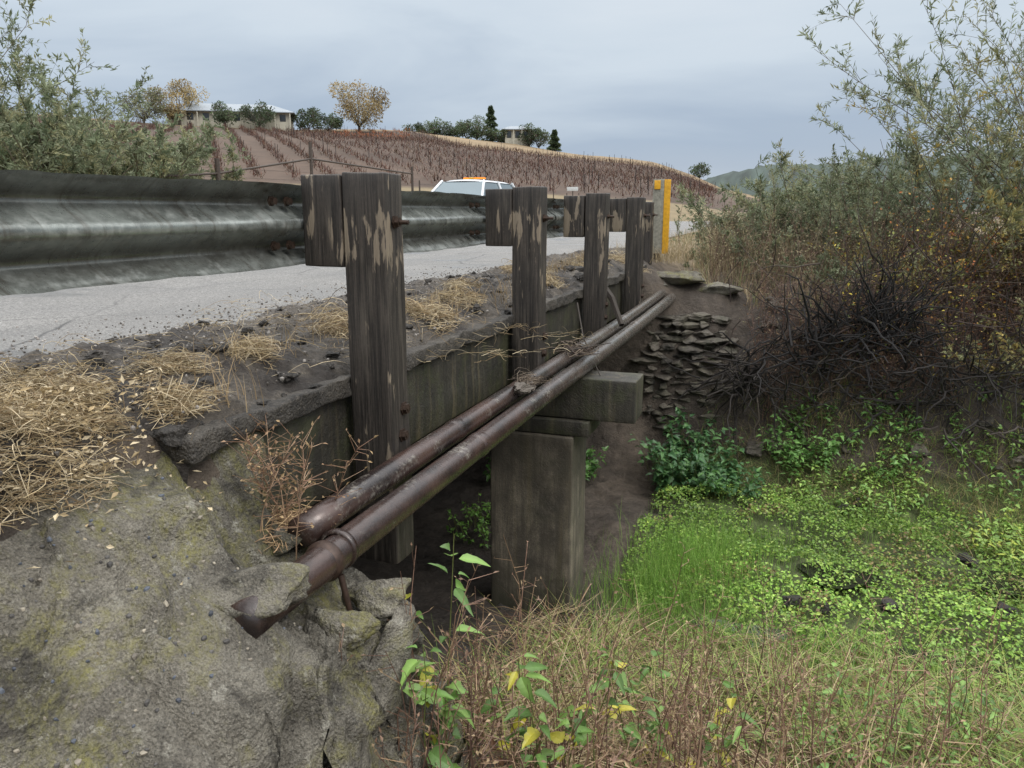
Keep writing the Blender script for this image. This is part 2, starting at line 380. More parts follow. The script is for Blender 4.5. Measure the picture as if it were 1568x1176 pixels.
# ------------------------------------------------------------------ bridge
bridge=empty('road_bridge')
box('deck_slab',(-10.5,1.8,-.13),(-1.70,9.9,-.05),M_lip,.01,.3,parent=bridge)
box('deck_edge_curb',(-1.95,1.76,-.135),(-1.630,9.95,-.055),M_lip,.010,.015,.014,11,(1,1.6,1),parent=bridge)
box('edge_stringer',(-1.92,1.72,-.53),(-1.672,9.9,-.142),M_beam,.012,.04,.008,5,(1,3,1),parent=bridge)
for i,xx in enumerate(np.arange(-9.6,-2.5,1.1)):
    box('inner_stringer_%d'%i,(xx,1.8,-.53),(xx+.25,9.8,-.135),M_beam,.01,.4,parent=bridge)
box('far_stringer',(-10.5,1.8,-.53),(-10.25,9.8,-.135),M_beam,.01,.4,parent=bridge)
box('cap_beam',(-10.2,5.14,-.83),(-.885,5.45,-.535),M_beam,.010,.04,.004,6,(3,1,1),parent=bridge)
box('corbel',(-1.86,5.10,-.95),(-1.20,5.50,-.836),M_beam,.012,.04,.005,6,(3,1,1),parent=bridge)
for i,xx in enumerate([-1.93,-5.2,-8.6]):
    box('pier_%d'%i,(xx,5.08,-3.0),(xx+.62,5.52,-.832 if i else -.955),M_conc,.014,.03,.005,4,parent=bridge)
box('far_abutment',(-10.3,9.42,-2.9),(-1.50,10.1,-.54),M_rubble,.05,.05,.05,3,parent=bridge)
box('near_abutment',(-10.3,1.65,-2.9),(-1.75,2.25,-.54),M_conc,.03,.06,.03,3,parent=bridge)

# pipes
def pipe(name,x,z,y0,y1,r=.057,sag=.012,fl=()):
    yy=np.linspace(y0,y1,90);yy[1]=yy[0]+.001;rr=np.full((1,90),r);rr[0,0]=.001
    P=np.stack([x+.006*np.sin(yy*1.1),yy,z-sag*np.sin((yy-y0)/(y1-y0)*np.pi)],1)[None]
    mb=MB();tubes(mb,P,rr,36,(.1,.1,.1))
    for yc in (3.2,7.2):
        k=np.linspace(yc-.04,yc+.04,6);zz=z-sag*np.sin((k-y0)/(y1-y0)*np.pi)
        tubes(mb,np.stack([x+.006*np.sin(k*1.1),k,zz],1)[None],np.array([[r,r+.003,r+.004,r+.004,r+.003,r]]),36,(.1,.1,.1))
    for yc in fl:
        k=np.array([yc-.012,yc-.011,yc+.011,yc+.012]);tubes(mb,np.stack([x+0*k,k,z+0*k],1)[None],np.array([[r,r+.010,r+.010,r]]),36,(.1,.1,.1))
    return mb.build(name,[M_pipe],smooth=True)
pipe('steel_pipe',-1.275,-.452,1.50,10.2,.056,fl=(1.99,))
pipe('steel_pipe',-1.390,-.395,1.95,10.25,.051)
mb=MB();k=np.linspace(1.88,1.925,6);tubes(mb,np.stack([0*k-1.272,k,0*k-.455],1)[None],np.array([[.057,.064,.066,.066,.064,.057]]),36)
P=np.array([[(-1.215,1.90,-.49),(-1.20,1.90,-.56),(-1.19,1.91,-.64)]]);tubes(mb,P,np.array([[.010,.010,.009]]),6)
mb.build('pipe_strap',[mat_simple('strap_rust',(.05,.03,.022),.5,.3,60,.4)],smooth=True)

# guardrail
gr=empty('guardrail')
prof=np.array([(-.004,.156),(-.016,.150),(-.030,.135),(-.062,.112),(-.080,.098),(-.083,.085),(-.078,.07),(-.045,.045),(-.014,.024),(-.004,.012),(-.003,0)])
prof=np.concatenate([prof,prof[::-1][1:]*np.array([1,-1])])
t=np.linspace(0,1,len(prof));tt=np.linspace(0,1,61);pr=np.stack([np.interp(tt,t,prof[:,0]),np.interp(tt,t,prof[:,1])],1)
for _ in range(2): pr[1:-1]=(pr[:-2]+2*pr[1:-1]+pr[2:])/4
def rail(mb,y0,y1,xo=-1.822,zc=.548):
    yy=np.linspace(y0,y1,int((y1-y0)/.04)+2)
    for off in (0,-.004):
        A,B=np.meshgrid(yy,np.arange(len(pr)),indexing='ij')
        px=pr[B,0]+off;pz=pr[B,1]
        edge=sst(.12,.156,np.abs(pz))
        dx=.006*fbm(A*1.3,pz*3,2.,3)+edge*.009*fbm(A*3.,0*A,5.,3)
        dz=edge*.005*fbm(A*5,0*A,7.,3)*np.sign(pz)
        F=gridF(len(yy),len(pr));mb.add(np.stack([xo+px+dx,A,zc+pz+dz],2).reshape(-1,3),F if off else F[:,::-1])
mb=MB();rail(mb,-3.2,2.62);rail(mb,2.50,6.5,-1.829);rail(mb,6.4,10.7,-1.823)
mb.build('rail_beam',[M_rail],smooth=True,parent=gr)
def bolt(mb,c,ax=0,r=.013,l=.05):
    c=np.array(c,float);d=np.zeros(3);d[ax]=1
    tubes(mb,np.stack([c,c+d*.006,c+d*.006001,c+d*.022,c+d*.02201],0)[None],np.array([[r*2.3,r*2.3,r*1.7,r*1.7,.0005]]),6)
    tubes(mb,np.stack([c,c+d*l,c+d*(l+.001)],0)[None],np.array([[r*.75,r*.75,.0005]]),8)
yb=[.99,2.855,4.885,6.765,8.64,10.5]
for i,b in enumerate(yb):
    p=empty('guardrail_post_assembly_%d'%i);p.parent=gr
    top=.748+[0,.0,.004,.006,.004,-.02][i];x1=-1.45 if i<5 else -1.65
    o=box('post_%d'%i,(x1-.182 if i<5 else x1-.15,b-.155,-.86 if i<2 else -.50),(x1,b,top),M_wood,.007,.03,.005,6,(1,1,4),parent=p)
    o.location.x=[0,0,-.004,.004,-.002,.0][i]
    if i<5: box('blockout_%d'%i,(-1.818,b-.165+.006*(i%2),.385),(-1.638,b-.01,.735+.004*(i%3)),M_wood,.007,.03,.004,6,(1,1,4),parent=p)
    mb=MB();bolt(mb,(x1,b-.075,.56),0,.012,.06)
    if i<5: bolt(mb,(x1,b-.05,-.20),0,.013,.025);bolt(mb,(x1,b-.07,-.31),0,.013,.025)
    mb.build('bolts_%d'%i,[M_bolt],parent=p)
mb=MB()
for b in yb[1:]:
    for dy in (-.30,-.20):
        for zc in (.47,.64):
            bolt(mb,(-1.872,b+dy+.02,zc),0,.009,.02)
mb.build('splice_bolts',[M_bolt],parent=gr)

# ------------------------------------------------------------------ near concrete apron (lichen covered)
ax=np.arange(-2.35,-.80,.007);ay=np.arange(.25,2.30,.007)
X,Y=np.meshgrid(ax,ay,indexing='ij')
top=-.055-.34*sst(-1.78,-1.25,X)-.12*sst(-1.35,-1.1,X)-.22*sst(1.5,.5,Y)*sst(-1.75,-1.2,X)
top=top-.16*sst(1.62,1.80,Y)*sst(-1.74,-1.5,X)
top=top+.035*fbm(X*2.2,Y*2.2,1.,3)
led=Y+.25*(X+1.4)+.07*fbm(X*6,Y*6,61.,3)
top=top+.05*sst(1.25,1.40,led)*(1-sst(1.60,1.63,led))*sst(-1.62,-1.5,X)
top=top-.05*sst(.02,.05,fbm(X*1.6+2,Y*1.9,21.,3))*sst(-1.6,-1.4,X)-.03*sst(.40,.44,fbm(X*4.3,Y*4.3,9.,3))
crk=np.abs(fbm(X*1.4,Y*1.4,33.,4));top=top-.04*(1-sst(.0,.03,crk))*sst(-1.7,-1.5,X)
eb=-1.14+.07*fbm(Y*2.5,0*Y,3.,3)+.02*np.floor(fbm(Y*6,0*Y,5.,2)*3)*.6
drop=1-sst(eb,eb+.22,X)
drop=drop*(1-sst(2.08,2.2,Y+.10*fbm(X*4,Y*4,2.,2)))
Z=top*drop+(-1.75)*(1-drop)
pit=sst(-.1,.4,fbm(X*2.5,Y*2.5,77.,3))*sst(1.5,.9,Y)
Z=Z+.006*fbm(X*13,Y*13,2.,4)+(.004+.014*pit)*fbm(X*42,Y*42,2.,3)
crag=4*drop*(1-drop);amp=.02+.11*crag
Xd=X+amp*fbm(X*5,Y*6,Z*5,4);Yd=Y+amp*fbm(X*5+40,Y*6,Z*5,4)
mb=MB();mb.add(np.stack([Xd,Yd,Z],2).reshape(-1,3),gridF(len(ax),len(ay)));mb.build('concrete_apron',[M_rock],smooth=True)
mb=MB()
rock(mb,(-1.14,2.0,-.585),(.13,.12,.06),10,.25,rot=.5);rock(mb,(-1.17,1.80,-.60),(.12,.10,.07),10,.25)
rock(mb,(-1.08,1.92,-.82),(.13,.2,.22),10,.25);rock(mb,(-1.49,1.98,-.455),(.13,.10,.07),9,.25)
rock(mb,(-1.25,2.12,-.80),(.2,.16,.16),10,.25);rock(mb,(-1.5,2.18,-.85),(.25,.18,.28),10,.25)
rock(mb,(-1.33,1.60,-.405),(.17,.14,.075),11,.25,rot=.6);rock(mb,(-1.08,1.45,-1.05),(.13,.22,.28),9,.25);rock(mb,(-1.10,1.68,-.95),(.12,.2,.3),9,.25)
mb.build('concrete_chunks',[M_rock],smooth=True)
# clods on shoulder
mb=MB()
for (px,py,s) in [(-2.15,2.35,.10),(-2.02,1.95,.07),(-1.88,2.12,.06),(-2.3,6.4,.15),(-2.05,6.1,.14),(-2.2,5.7,.12),(-1.85,3.6,.05),(-1.8,4.5,.06),(-2.4,3.3,.04),(-2.0,7.6,.14),(-1.75,5.6,.08),(-1.78,7.1,.08),(-1.9,8.4,.12),(-2.5,7.3,.12),(-1.70,1.78,.06),(-1.72,1.90,.045),(-1.69,2.2,.03),(-1.68,2.5,.03)]:
    rock(mb,(px,py,.005 if px<-1.75 else -.06),(s,s*1.2,s*.55),7,.4,rot=rng.uniform(0,3))
for i in range(130):
    s=rng.uniform(.01,.035);px=rng.uniform(-2.9,-1.68);py=rng.uniform(1.0,9);rock(mb,(px,py,float(shoulder(px,py))+s*.3),(s,s*1.3,s*.7),6,.4)
mb.build('dirt_clods',[M_clod],smooth=True)
mb=MB();n=5200;px=np.clip(rng.normal(-2.6,.45,n),-3.8,-1.70);py=rng.uniform(.9,8,n)
pebbles(mb,np.stack([px,py,np.maximum(shoulder(px,py),.0)+.002],1),rng.uniform(.002,.009,n)**1.0,pal(n,[(.15,.135,.12),(.07,.06,.05),(.24,.22,.2)],.4))
n=420;px=rng.uniform(-1.75,-1.2,n);py=rng.uniform(.5,1.7,n)
def apidx(px,py): return np.clip(((px+2.35)/.007).astype(int),0,len(ax)-1),np.clip(((py-.25)/.007).astype(int),0,len(ay)-1)
ix,iy=apidx(px,py)
pebbles(mb,np.stack([Xd[ix,iy],Yd[ix,iy],Z[ix,iy]],1),rng.uniform(.002,.009,n),pal(n,[(.17,.15,.12),(.08,.075,.07),(.26,.23,.18),(.08,.09,.11)],.4))
mb.build('gravel',[M_peb])

# far wing: layered masonry/rock face + broken concrete cap
mb=MB()
rock(mb,(-1.22,10.10,-.24),(.46,.34,.14),11,.22,rot=.4);rock(mb,(-1.65,9.95,-.30),(.3,.22,.13),10,.2);rock(mb,(-.75,10.05,-.34),(.3,.25,.12),10,.25)
mb.build('wingwall_cap',[M_rock],smooth=True)
mb=MB()
ysf=lambda z:float(np.interp(z,[-2.3,-2.2,-1.75,-.95,-.5],[8.92,8.97,9.10,9.32,9.62]))
for lvl in range(20):
    zc=-2.28+lvl*.085
    xx=-2.5+rng.uniform(-.1,.1);xe=-.50+.15*math.sin(lvl*1.3)-.012*lvl
    while xx<xe:
        s=rng.uniform(.08,.24);rock(mb,(xx+s*.8,ysf(zc)+.10+rng.uniform(-.04,.03)+(.3 if xx<-1.7 else 0)+.25*max(0,xx+.9),zc+rng.uniform(-.012,.012)),(s,.17,.062),13,.25,rot=rng.uniform(-.15,.15));xx+=s*1.35
for i in range(34):
    px=rng.uniform(-.5,2.8);py=rng.uniform(8.7,10.1);s=rng.uniform(.05,.17)
    rock(mb,(px,py,float(G(px,py))),(s,s*.8,s*.6),9,.35,rot=rng.uniform(0,3))
mb.build('rubble_wall',[M_rubble],smooth=True)
mb=MB()
for i in range(20):
    px=rng.uniform(-2.6,.0);py=rng.uniform(2.6,5);s=rng.uniform(.04,.15)
    rock(mb,(px,py,float(G(px,py))),(s,s*.8,s*.5),9,.3,rot=rng.uniform(0,3))
for i in range(9):
    px=rng.uniform(.2,2.5);py=rng.uniform(5.5,8.5);s=rng.uniform(.05,.10)
    rock(mb,(px,py,float(G(px,py))+.05),(s,s*.8,s*.6),9,.4,rot=rng.uniform(0,3))
mb.build('creek_stones',[M_clod],smooth=True)
mb=MB()
for (cx_,cy_,a,b) in [(-.1,5.15,.3,.16),(1.2,5.1,.4,.2),(.6,6.3,.3,.2),(1.9,6.6,.3,.2)]:
    th=np.linspace(0,2*np.pi,25)[:-1];rr=1+.2*np.sin(3*th+cx_);V=np.stack([cx_+a*rr*np.cos(th),cy_+b*rr*np.sin(th),0*th-2.27],1)
    V=np.concatenate([[[cx_,cy_,-2.27]],V]);F=np.array([[0,i+1,(i+1)%24+1] for i in range(24)]);mb.add(V,F)
mb.build('creek_water',[M_water])

# ------------------------------------------------------------------ straw
def strands(mb,C,rad,n,L=(.06,.2),r=.0012,hgt=.04,cols=((.42,.33,.19),(.26,.185,.10),(.54,.45,.30)),zf=None):
    a=rng.uniform(0,2*np.pi,n);q=rad*np.sqrt(rng.uniform(0,1,n))*(1+.35*np.sin(a*3+C[1]*9))
    P0=np.stack([C[0]+q*np.cos(a),C[1]+q*np.sin(a)*1.2,np.zeros(n)],1)
    base=zf(P0[:,0],P0[:,1]) if zf else np.full(n,C[2])
    lump=.6+.9*fbm(P0[:,0]*14,P0[:,1]*14,3.,2)
    P0[:,2]=base+rng.uniform(0,1,n)*hgt*np.maximum(.05,(1-.6*q/rad)*lump)
    th=rng.uniform(0,2*np.pi,n);l=rng.uniform(L[0],L[1],n)
    D=np.stack([np.cos(th),np.sin(th),rng.normal(0,.25,n)],1)*l[:,None]
    B=rng.normal(0,.3,(n,3))*l[:,None];B[:,2]=np.abs(B[:,2])
    s=np.linspace(0,1,5)[None,:,None]
    P=P0[:,None]+D[:,None]*(s-.5)+B[:,None]*4*s*(1-s)*.6
    P[...,2]=np.maximum(P[...,2],base[:,None]+.001)
    tubes(mb,P,np.broadcast_to(np.array([.8,1,1,.9,.5])*r,(n,5))*rng.uniform(.5,1.3,(n,1)),3,pal(n,cols,.35))
def apz(px,py):
    ix,iy=apidx(px,py)
    return np.maximum(np.where(px<-1.64,shoulder(px,py),-9),Z[ix,iy])
mb=MB()
strands(mb,(-1.98,1.58,0),.20,1900,L=(.03,.14),hgt=.11,zf=apz);strands(mb,(-1.80,1.30,0),.17,1300,L=(.03,.14),hgt=.10,zf=apz)
strands(mb,(-2.3,1.75,0),.18,600,L=(.03,.14),hgt=.06,zf=apz);strands(mb,(-2.05,2.15,0),.10,450,L=(.03,.14),hgt=.09,zf=apz)
strands(mb,(-1.8,1.92,0),.08,300,hgt=.07,zf=apz);strands(mb,(-1.95,2.5,0),.07,250,hgt=.07,zf=apz)
for cx_,cy_,r_,n_ in [(-2.0,3.2,.08,160),(-1.85,3.9,.16,380),(-1.95,4.6,.14,320),(-2.3,5.5,.12,200),(-1.9,6.2,.15,320),(-2.3,7.0,.22,350),(-2.0,8.2,.22,350),(-1.8,9.3,.25,400),(-2.3,3.6,.12,80)]:
    strands(mb,(cx_,cy_,0),r_,n_,hgt=.10,r=.0016,zf=lambda a,b:shoulder(a,b))
strands(mb,(-2.2,3.5,0),1.,500,hgt=.01,r=.001,zf=lambda a,b:shoulder(np.clip(a,-2.9,-1.65),b))
n=1500;px=rng.normal(-1.92,.16,n);py=rng.normal(1.48,.2,n);leaves(mb,np.stack([px,py,apz(px,py)+rng.uniform(.01,.08,n)],1),rng.normal(0,1,(n,3))*np.array([1,1,.3]),rng.uniform(.012,.035,n),rng.uniform(.006,.014,n),pal(n,[(.54,.45,.30),(.38,.29,.16)],.3))
for cx_,cy_,n_ in [(-1.95,2.45,60),(-2.0,3.2,80),(-1.75,1.9,60),(-1.9,4.1,120),(-1.8,5.2,120),(-2.0,6.3,200),(-2.1,7.5,200),(-2.2,9,300)]:
    px=cx_+rng.normal(0,.08,n_);py=cy_+rng.normal(0,.2,n_)
    blades(mb,np.stack([px,py,shoulder(px,py)],1),rng.uniform(.06,.2,n_),rng.uniform(.2,1.3,n_),.004,pal(n_,[(.36,.27,.15),(.25,.18,.1)]))
mb.build('dry_straw',[M_straw])

# ------------------------------------------------------------------ shrubs / trees
def shrub(name,base,H,tilt,nst,nsub,nleaf,L,W,cols,bark=(.10,.08,.055),droop=.12,s0=.25,brad=.3,sublen=.32,stemr=.012,lvar=.25,updir=.2,lo=.65,bias=(0,0)):
    mb=MB();base=np.array(base,float)
    az=rng.uniform(0,2*np.pi,nst);ti=R_(tilt)*np.sqrt(rng.uniform(0,1,nst))
    D=nrm(np.stack([np.cos(az)*np.sin(ti)+bias[0],np.sin(az)*np.sin(ti)+bias[1],np.cos(ti)],1))
    ln=H*rng.uniform(lo,1.,nst)
    O=base+np.stack([rng.normal(0,brad,nst),rng.normal(0,brad,nst),0*az-.05],1)
    s=np.linspace(0,1,7)
    wob=rng.normal(0,.05,(nst,3))*ln[:,None]
    P=O[:,None]+D[:,None]*ln[:,None,None]*s[None,:,None]+np.stack([0*s,0*s,-droop*s**2.2],1)[None]*ln[:,None,None]+wob[:,None]*np.sin(s*5)[None,:,None]
    tubes(mb,P,stemr*(1-.85*s)[None,:]*(ln/ln.max())[:,None],4,pal(nst,[bark],.3),1)
    m=nst*nsub;si=np.repeat(np.arange(nst),nsub);u=s0+(1-s0)*rng.uniform(0,1,m)
    f=u*6;i0=np.minimum(f.astype(int),5);fr=(f-i0)[:,None]
    S=P[si,i0]*(1-fr)+P[si,i0+1]*fr
    D2=nrm(D[si]*.7+rng.normal(0,.55,(m,3))+np.array([0,0,updir]))
    l2=ln[si]*sublen*rng.uniform(.4,1,m)*(1.25-.7*u)
    s2=np.linspace(0,1,5)
    P2=S[:,None]+D2[:,None]*l2[:,None,None]*s2[None,:,None]+np.stack([0*s2,0*s2,-.18*s2**2],1)[None]*l2[:,None,None]
    tubes(mb,P2,stemr*.26*(1-.75*s2)[None,:]*np.ones((m,1)),3,pal(m,[bark],.3),1)
    k=m*nleaf;li=np.repeat(np.arange(m),nleaf);v=rng.uniform(.05,1,k)*4;i0=np.minimum(v.astype(int),3);fr=(v-i0)[:,None]
    C=P2[li,i0]*(1-fr)+P2[li,i0+1]*fr
    DD=nrm(nrm(D2[li])*.75+rng.normal(0,.6,(k,3)))
    cc=pal(m,cols,lvar)[li]*(1+rng.uniform(-.25,.25,(k,1)))
    leaves(mb,C,DD,L*rng.uniform(.6,1.2,k),W*rng.uniform(.7,1.2,k),cc,0)
    return mb.build(name,[M_leaf,M_bark])
WIL=[(.19,.22,.13),(.25,.28,.175),(.14,.175,.10),(.28,.28,.155)]
WILY=[(.30,.27,.11),(.22,.23,.11),(.36,.28,.09),(.20,.21,.11)]
OLV=[(.17,.195,.11),(.21,.23,.14),(.13,.155,.085)]
def gz(x,y): return float(G(x,y))
for (bx,by,H,tl,ns,nsb,nl,cl,bi) in [
    (3.2,11.2,4.7,42,24,22,22,WIL,(-.15,0)),(2.2,12.5,3.7,45,20,20,22,WIL,(-.15,0)),(4.6,12.5,5.2,38,22,20,20,WIL,(0,0)),
    (2.9,10.3,3.1,38,18,20,22,WILY,(0,0)),(1.2,13.5,2.5,48,18,18,20,WIL,(-.3,0)),(3.3,9.8,3.9,36,18,20,20,WILY,(-.1,0)),(6.5,15,5.6,40,20,16,18,WIL,(0,0)),(.3,12.8,1.9,50,16,18,20,WIL,(-.35,0))]:
    shrub('willow_bush',(bx,by,gz(bx,by)),H,tl,ns,nsb,nl,.10,.019,cl,stemr=.013,brad=.3,sublen=.27,lo=.45,bias=bi)
for (bx,by,H,tl,ns,cl,nl) in [(-.55,12.2,1.25,50,26,OLV,18),(.1,11.6,1.45,50,30,WIL,18),(.8,11.9,1.75,48,30,OLV,18),(1.6,11.3,1.9,46,30,WIL,14),(-.9,14.5,1.3,50,26,OLV,18),(.2,15.5,1.9,50,26,WIL,18),(1.5,16,2.3,50,26,OLV,18),(-1.0,19,1.6,50,24,OLV,18),(2.4,10.6,1.6,45,28,WILY,10),(.3,21,2.2,50,24,OLV,18),(.5,10.6,.9,55,26,OLV,8),(2.7,9.5,1.0,55,24,WILY,7),(1.5,10.2,1.2,55,26,WILY,5)]:
    shrub('coyote_bush',(bx,by,gz(bx,by)),H,tl,ns,20,nl,.046,.020,cl,stemr=.008,brad=.35,s0=.1,bark=(.12,.08,.06),lo=.4)
for (bx,by,H,tl,ns,cl) in [(-13.6,8.5,3.7,50,30,WIL),(-13.2,11.2,3.1,50,32,WIL),(-15.5,10.2,5.0,44,32,WIL),(-13.6,13.6,2.6,52,28,WIL),(-17,13.5,4.5,46,30,OLV),(-14.3,16.0,2.5,52,24,WIL),(-19,17.5,3.9,46,24,WIL),(-14.5,7.4,5.0,44,26,WIL)]:
    shrub('willow_bush',(bx,by,gz(bx,by)+.3),H,tl,ns,20,20,.13,.034,cl,stemr=.016,brad=.6,sublen=.3,lo=.35)
# shrubs added to keep light out of the upstream side of the bridge opening
for (bx,by) in [(-11.2,3.4),(-11.3,5.0),(-11.1,6.6),(-11.3,8.2)]:
    shrub('added_shade_shrub',(bx,by,-2.4),2.7,42,26,18,20,.10,.07,OLV,stemr=.012,brad=.4,s0=.05,lo=.5)

def patch(n,x0,x1,y0,y1): 
    px=rng.uniform(x0,x1,n);py=rng.uniform(y0,y1,n);return np.stack([px,py,G(px,py)-.02],1)
def weeds(name,P,H,cols,lcols,nleaf=6,lean=.5,w=.006,L=.035,W=.018):
    mb=MB();n=len(P);Hh=rng.uniform(H[0],H[1],n);ang=rng.uniform(0,2*np.pi,n);ln=rng.uniform(.05,lean,n)
    s=np.linspace(0,1,5)
    pts=P[:,None]+np.stack([np.cos(ang)[:,None]*(ln*Hh)[:,None]*s**1.6,np.sin(ang)[:,None]*(ln*Hh)[:,None]*s**1.6,Hh[:,None]*s*(1-.2*ln[:,None]*s)],2)
    pts=pts+rng.normal(0,.012,pts.shape)
    tubes(mb,pts,w*.5*(1-.7*s)[None]*np.ones((n,1)),3,pal(n,cols,.35))
    k=n*nleaf;li=np.repeat(np.arange(n),nleaf);v=rng.uniform(.3,1,k)*4;i0=np.minimum(v.astype(int),3);fr=(v-i0)[:,None]
    C=pts[li,i0]*(1-fr)+pts[li,i0+1]*fr
    D=rng.normal(0,1,(k,3));D[:,2]=np.abs(D[:,2])*.8;D=nrm(D);tl=rng.uniform(.02,.09,k)[:,None]
    tubes(mb,np.stack([C,C+D*tl],1),np.broadcast_to(np.array([w*.22,w*.12]),(k,2)),3,pal(k,cols,.35))
    leaves(mb,C+D*tl,D+rng.normal(0,.4,(k,3)),L*rng.uniform(.5,1.2,k),W*rng.uniform(.6,1.2,k),pal(k,lcols,.3))
    return mb.build(name,[M_straw])
def clumped(P,s,t,z=5.):
    return P[fbm(P[:,0]*s,P[:,1]*s,z,3)>t]
BR=[(.17,.10,.075),(.12,.075,.06),(.24,.16,.12),(.11,.065,.055),(.21,.115,.08)]
weeds('dry_weeds',clumped(patch(2500,-.3,3.4,9.1,10.9),1.3,-.2),(.3,1.0),BR,[(.19,.12,.08),(.24,.155,.09),(.13,.08,.065),(.15,.13,.07)],7)
weeds('dry_weeds',clumped(patch(1000,-1.0,3.2,10.4,12),1.3,-.2,8.),(.4,1.0),BR+[(.3,.24,.15)],[(.22,.19,.1),(.28,.23,.13),(.15,.14,.08)],8)
P=clumped(patch(460,.6,3.4,9.3,11.2),1.5,.0,9.);weeds('yellow_leaved_bramble',P,(.3,1.1),BR,[(.50,.40,.06),(.42,.26,.05),(.28,.30,.07),(.2,.25,.07)],9,.9,.006,.045,.032)
P=patch(120,1.6,3.3,9.5,11);weeds('orange_leaved_bramble',P,(.5,1.5),BR,[(.42,.15,.05),(.46,.26,.07)],9,.8,.005,.038,.028)
mb=MB()
P=patch(6500,-1.2,3.4,10.3,14);blades(mb,P,rng.uniform(.15,.7,len(P)),rng.uniform(.1,.9,len(P)),.008,pal(len(P),[(.38,.3,.18),(.3,.22,.13),(.45,.37,.24),(.2,.22,.1)]))
P=clumped(patch(4500,-.4,3.4,8.9,10.2),1.6,.05,15.);blades(mb,P,rng.uniform(.1,.5,len(P)),rng.uniform(.3,1.5,len(P)),.007,pal(len(P),[(.34,.25,.14),(.26,.18,.1),(.4,.32,.2),(.2,.25,.08)]))
P=patch(9000,-2.5,1.,12,40);blades(mb,P,rng.uniform(.1,.35,len(P)),rng.uniform(.1,.9,len(P)),.012,pal(len(P),[(.36,.28,.17),(.28,.22,.12),(.2,.2,.1)]))
P=patch(5000,-16,-10.6,8,40);blades(mb,P,rng.uniform(.15,.6,len(P)),rng.uniform(.1,.9,len(P)),.014,pal(len(P),[(.36,.28,.17),(.28,.22,.12),(.2,.2,.1)]))
P=patch(900,-2.3,-1.2,10.3,12.5);P[:,2]=np.maximum(P[:,2],-.06);blades(mb,P,rng.uniform(.08,.35,len(P)),rng.uniform(.1,1.2,len(P)),.007,pal(len(P),[(.36,.28,.17),(.28,.22,.12)]))
mb.build('dry_grass',[M_straw])
mb=MB()
def sticks(cx_,cy_,cz_,sx_,sy_,n,L,r,col,up=.6):
    o=np.stack([rng.normal(cx_,sx_,n),rng.normal(cy_,sy_,n),rng.uniform(cz_-.15,cz_+.25,n)],1)
    D=nrm(rng.normal(0,1,(n,3))*np.array([1,.6,1])+np.array([0,-.2,up]))
    l=rng.uniform(L*.4,L,n);s=np.linspace(0,1,7)
    P=o[:,None]+D[:,None]*l[:,None,None]*s[None,:,None]+np.cumsum(rng.normal(0,.04,(n,7,3))*l[:,None,None],1)
    tubes(mb,P,(r*rng.uniform(.4,1.2,n))[:,None]*(1-.7*s)[None],5,pal(n,[col],.4))
sticks(1.0,9.3,-.75,.28,.12,130,1.05,.016,(.012,.011,.011));sticks(1.2,9.0,-1.35,.5,.15,80,.8,.013,(.018,.015,.014),.1)
sticks(.45,9.1,-1.0,.35,.12,90,.9,.014,(.014,.012,.012),.1);sticks(2.1,9.0,-1.1,.5,.12,90,.9,.012,(.018,.015,.014),.2)
sticks(-.35,8.95,-1.3,.15,.08,70,.8,.014,(.02,.016,.014),-.5);sticks(.3,9.0,-1.4,.4,.15,24,.7,.01,(.05,.04,.03),.1)
sticks(2.2,8.9,-1.7,.4,.3,24,.9,.012,(.05,.04,.035),.2);sticks(1.5,9.6,-.6,.8,.3,110,1.3,.009,(.05,.035,.03),.7);sticks(2.2,10.0,-.2,.8,.3,80,1.6,.009,(.06,.045,.035),.8)
mb.build('burnt_branches',[M_bark])

# ------------------------------------------------------------------ creek vegetation
GR=[(.18,.31,.055),(.24,.39,.075),(.12,.22,.04),(.31,.45,.10),(.28,.37,.08)]
mb=MB()
n=56000;px=rng.uniform(-1.1,3.8,n);py=rng.uniform(4.3,8.9,n)
dens=fbm(px*.9,py*.9,20.,3)
edge=1-np.abs((px-1.0)/2.4)**3-np.abs((py-6.65)/2.0)**3
gap=fbm(px*3,py*3,44.,3)
k=(edge+dens*.7>.1)&(gap>-.55);px,py=px[k],py[k];n=len(px)
hb=.06+.08*np.maximum(0,fbm(px*2.2,py*2.2,11.,3))+.025*fbm(px*12,py*12,3.,2)
C=np.stack([px,py,G(px,py)+hb+rng.uniform(-.05,.03,n)],1)
D=rng.normal(0,1,(n,3));D[:,2]*=.35
Nn=rng.normal(0,.5,(n,3));Nn[:,2]=1
tone=fbm(px*1.6,py*1.6,31.,3)
cc=pal(n,GR,.35)*(1+.4*tone)[:,None]
br=(fbm(px*2.1,py*2.1,91.,3)>.35)&(rng.uniform(0,1,n)<.5);cc[br]=pal(br.sum(),[(.2,.14,.06),(.3,.24,.1),(.15,.17,.05)])
leaves(mb,C,D,rng.uniform(.015,.042,n),rng.uniform(.015,.034,n),cc,0,Nn)
mb.build('watercress',[M_leafwet])
mb=MB()
for cx_,cy_,sx_,sy_,n_,h in [(-.6,6.1,.22,.4,1800,.42),(-.2,6.4,.3,.5,1100,.3),(-.75,5.5,.25,.3,1000,.45),(-.2,4.9,.4,.25,1000,.33),(1.0,7.6,.5,.2,600,.25),(.8,4.9,.4,.25,500,.28)]:
    px=rng.normal(cx_,sx_,n_);py=rng.normal(cy_,sy_,n_)
    blades(mb,np.stack([px,py,G(px,py)],1),rng.uniform(.4,1,n_)*h,rng.uniform(0,.5,n_),.004,pal(n_,[(.21,.39,.07),(.15,.28,.05),(.28,.42,.1)]))
mb.build('horsetail',[M_leaf])
mb=MB()
P=patch(17000,-1.2,3.3,2.5,5.0)
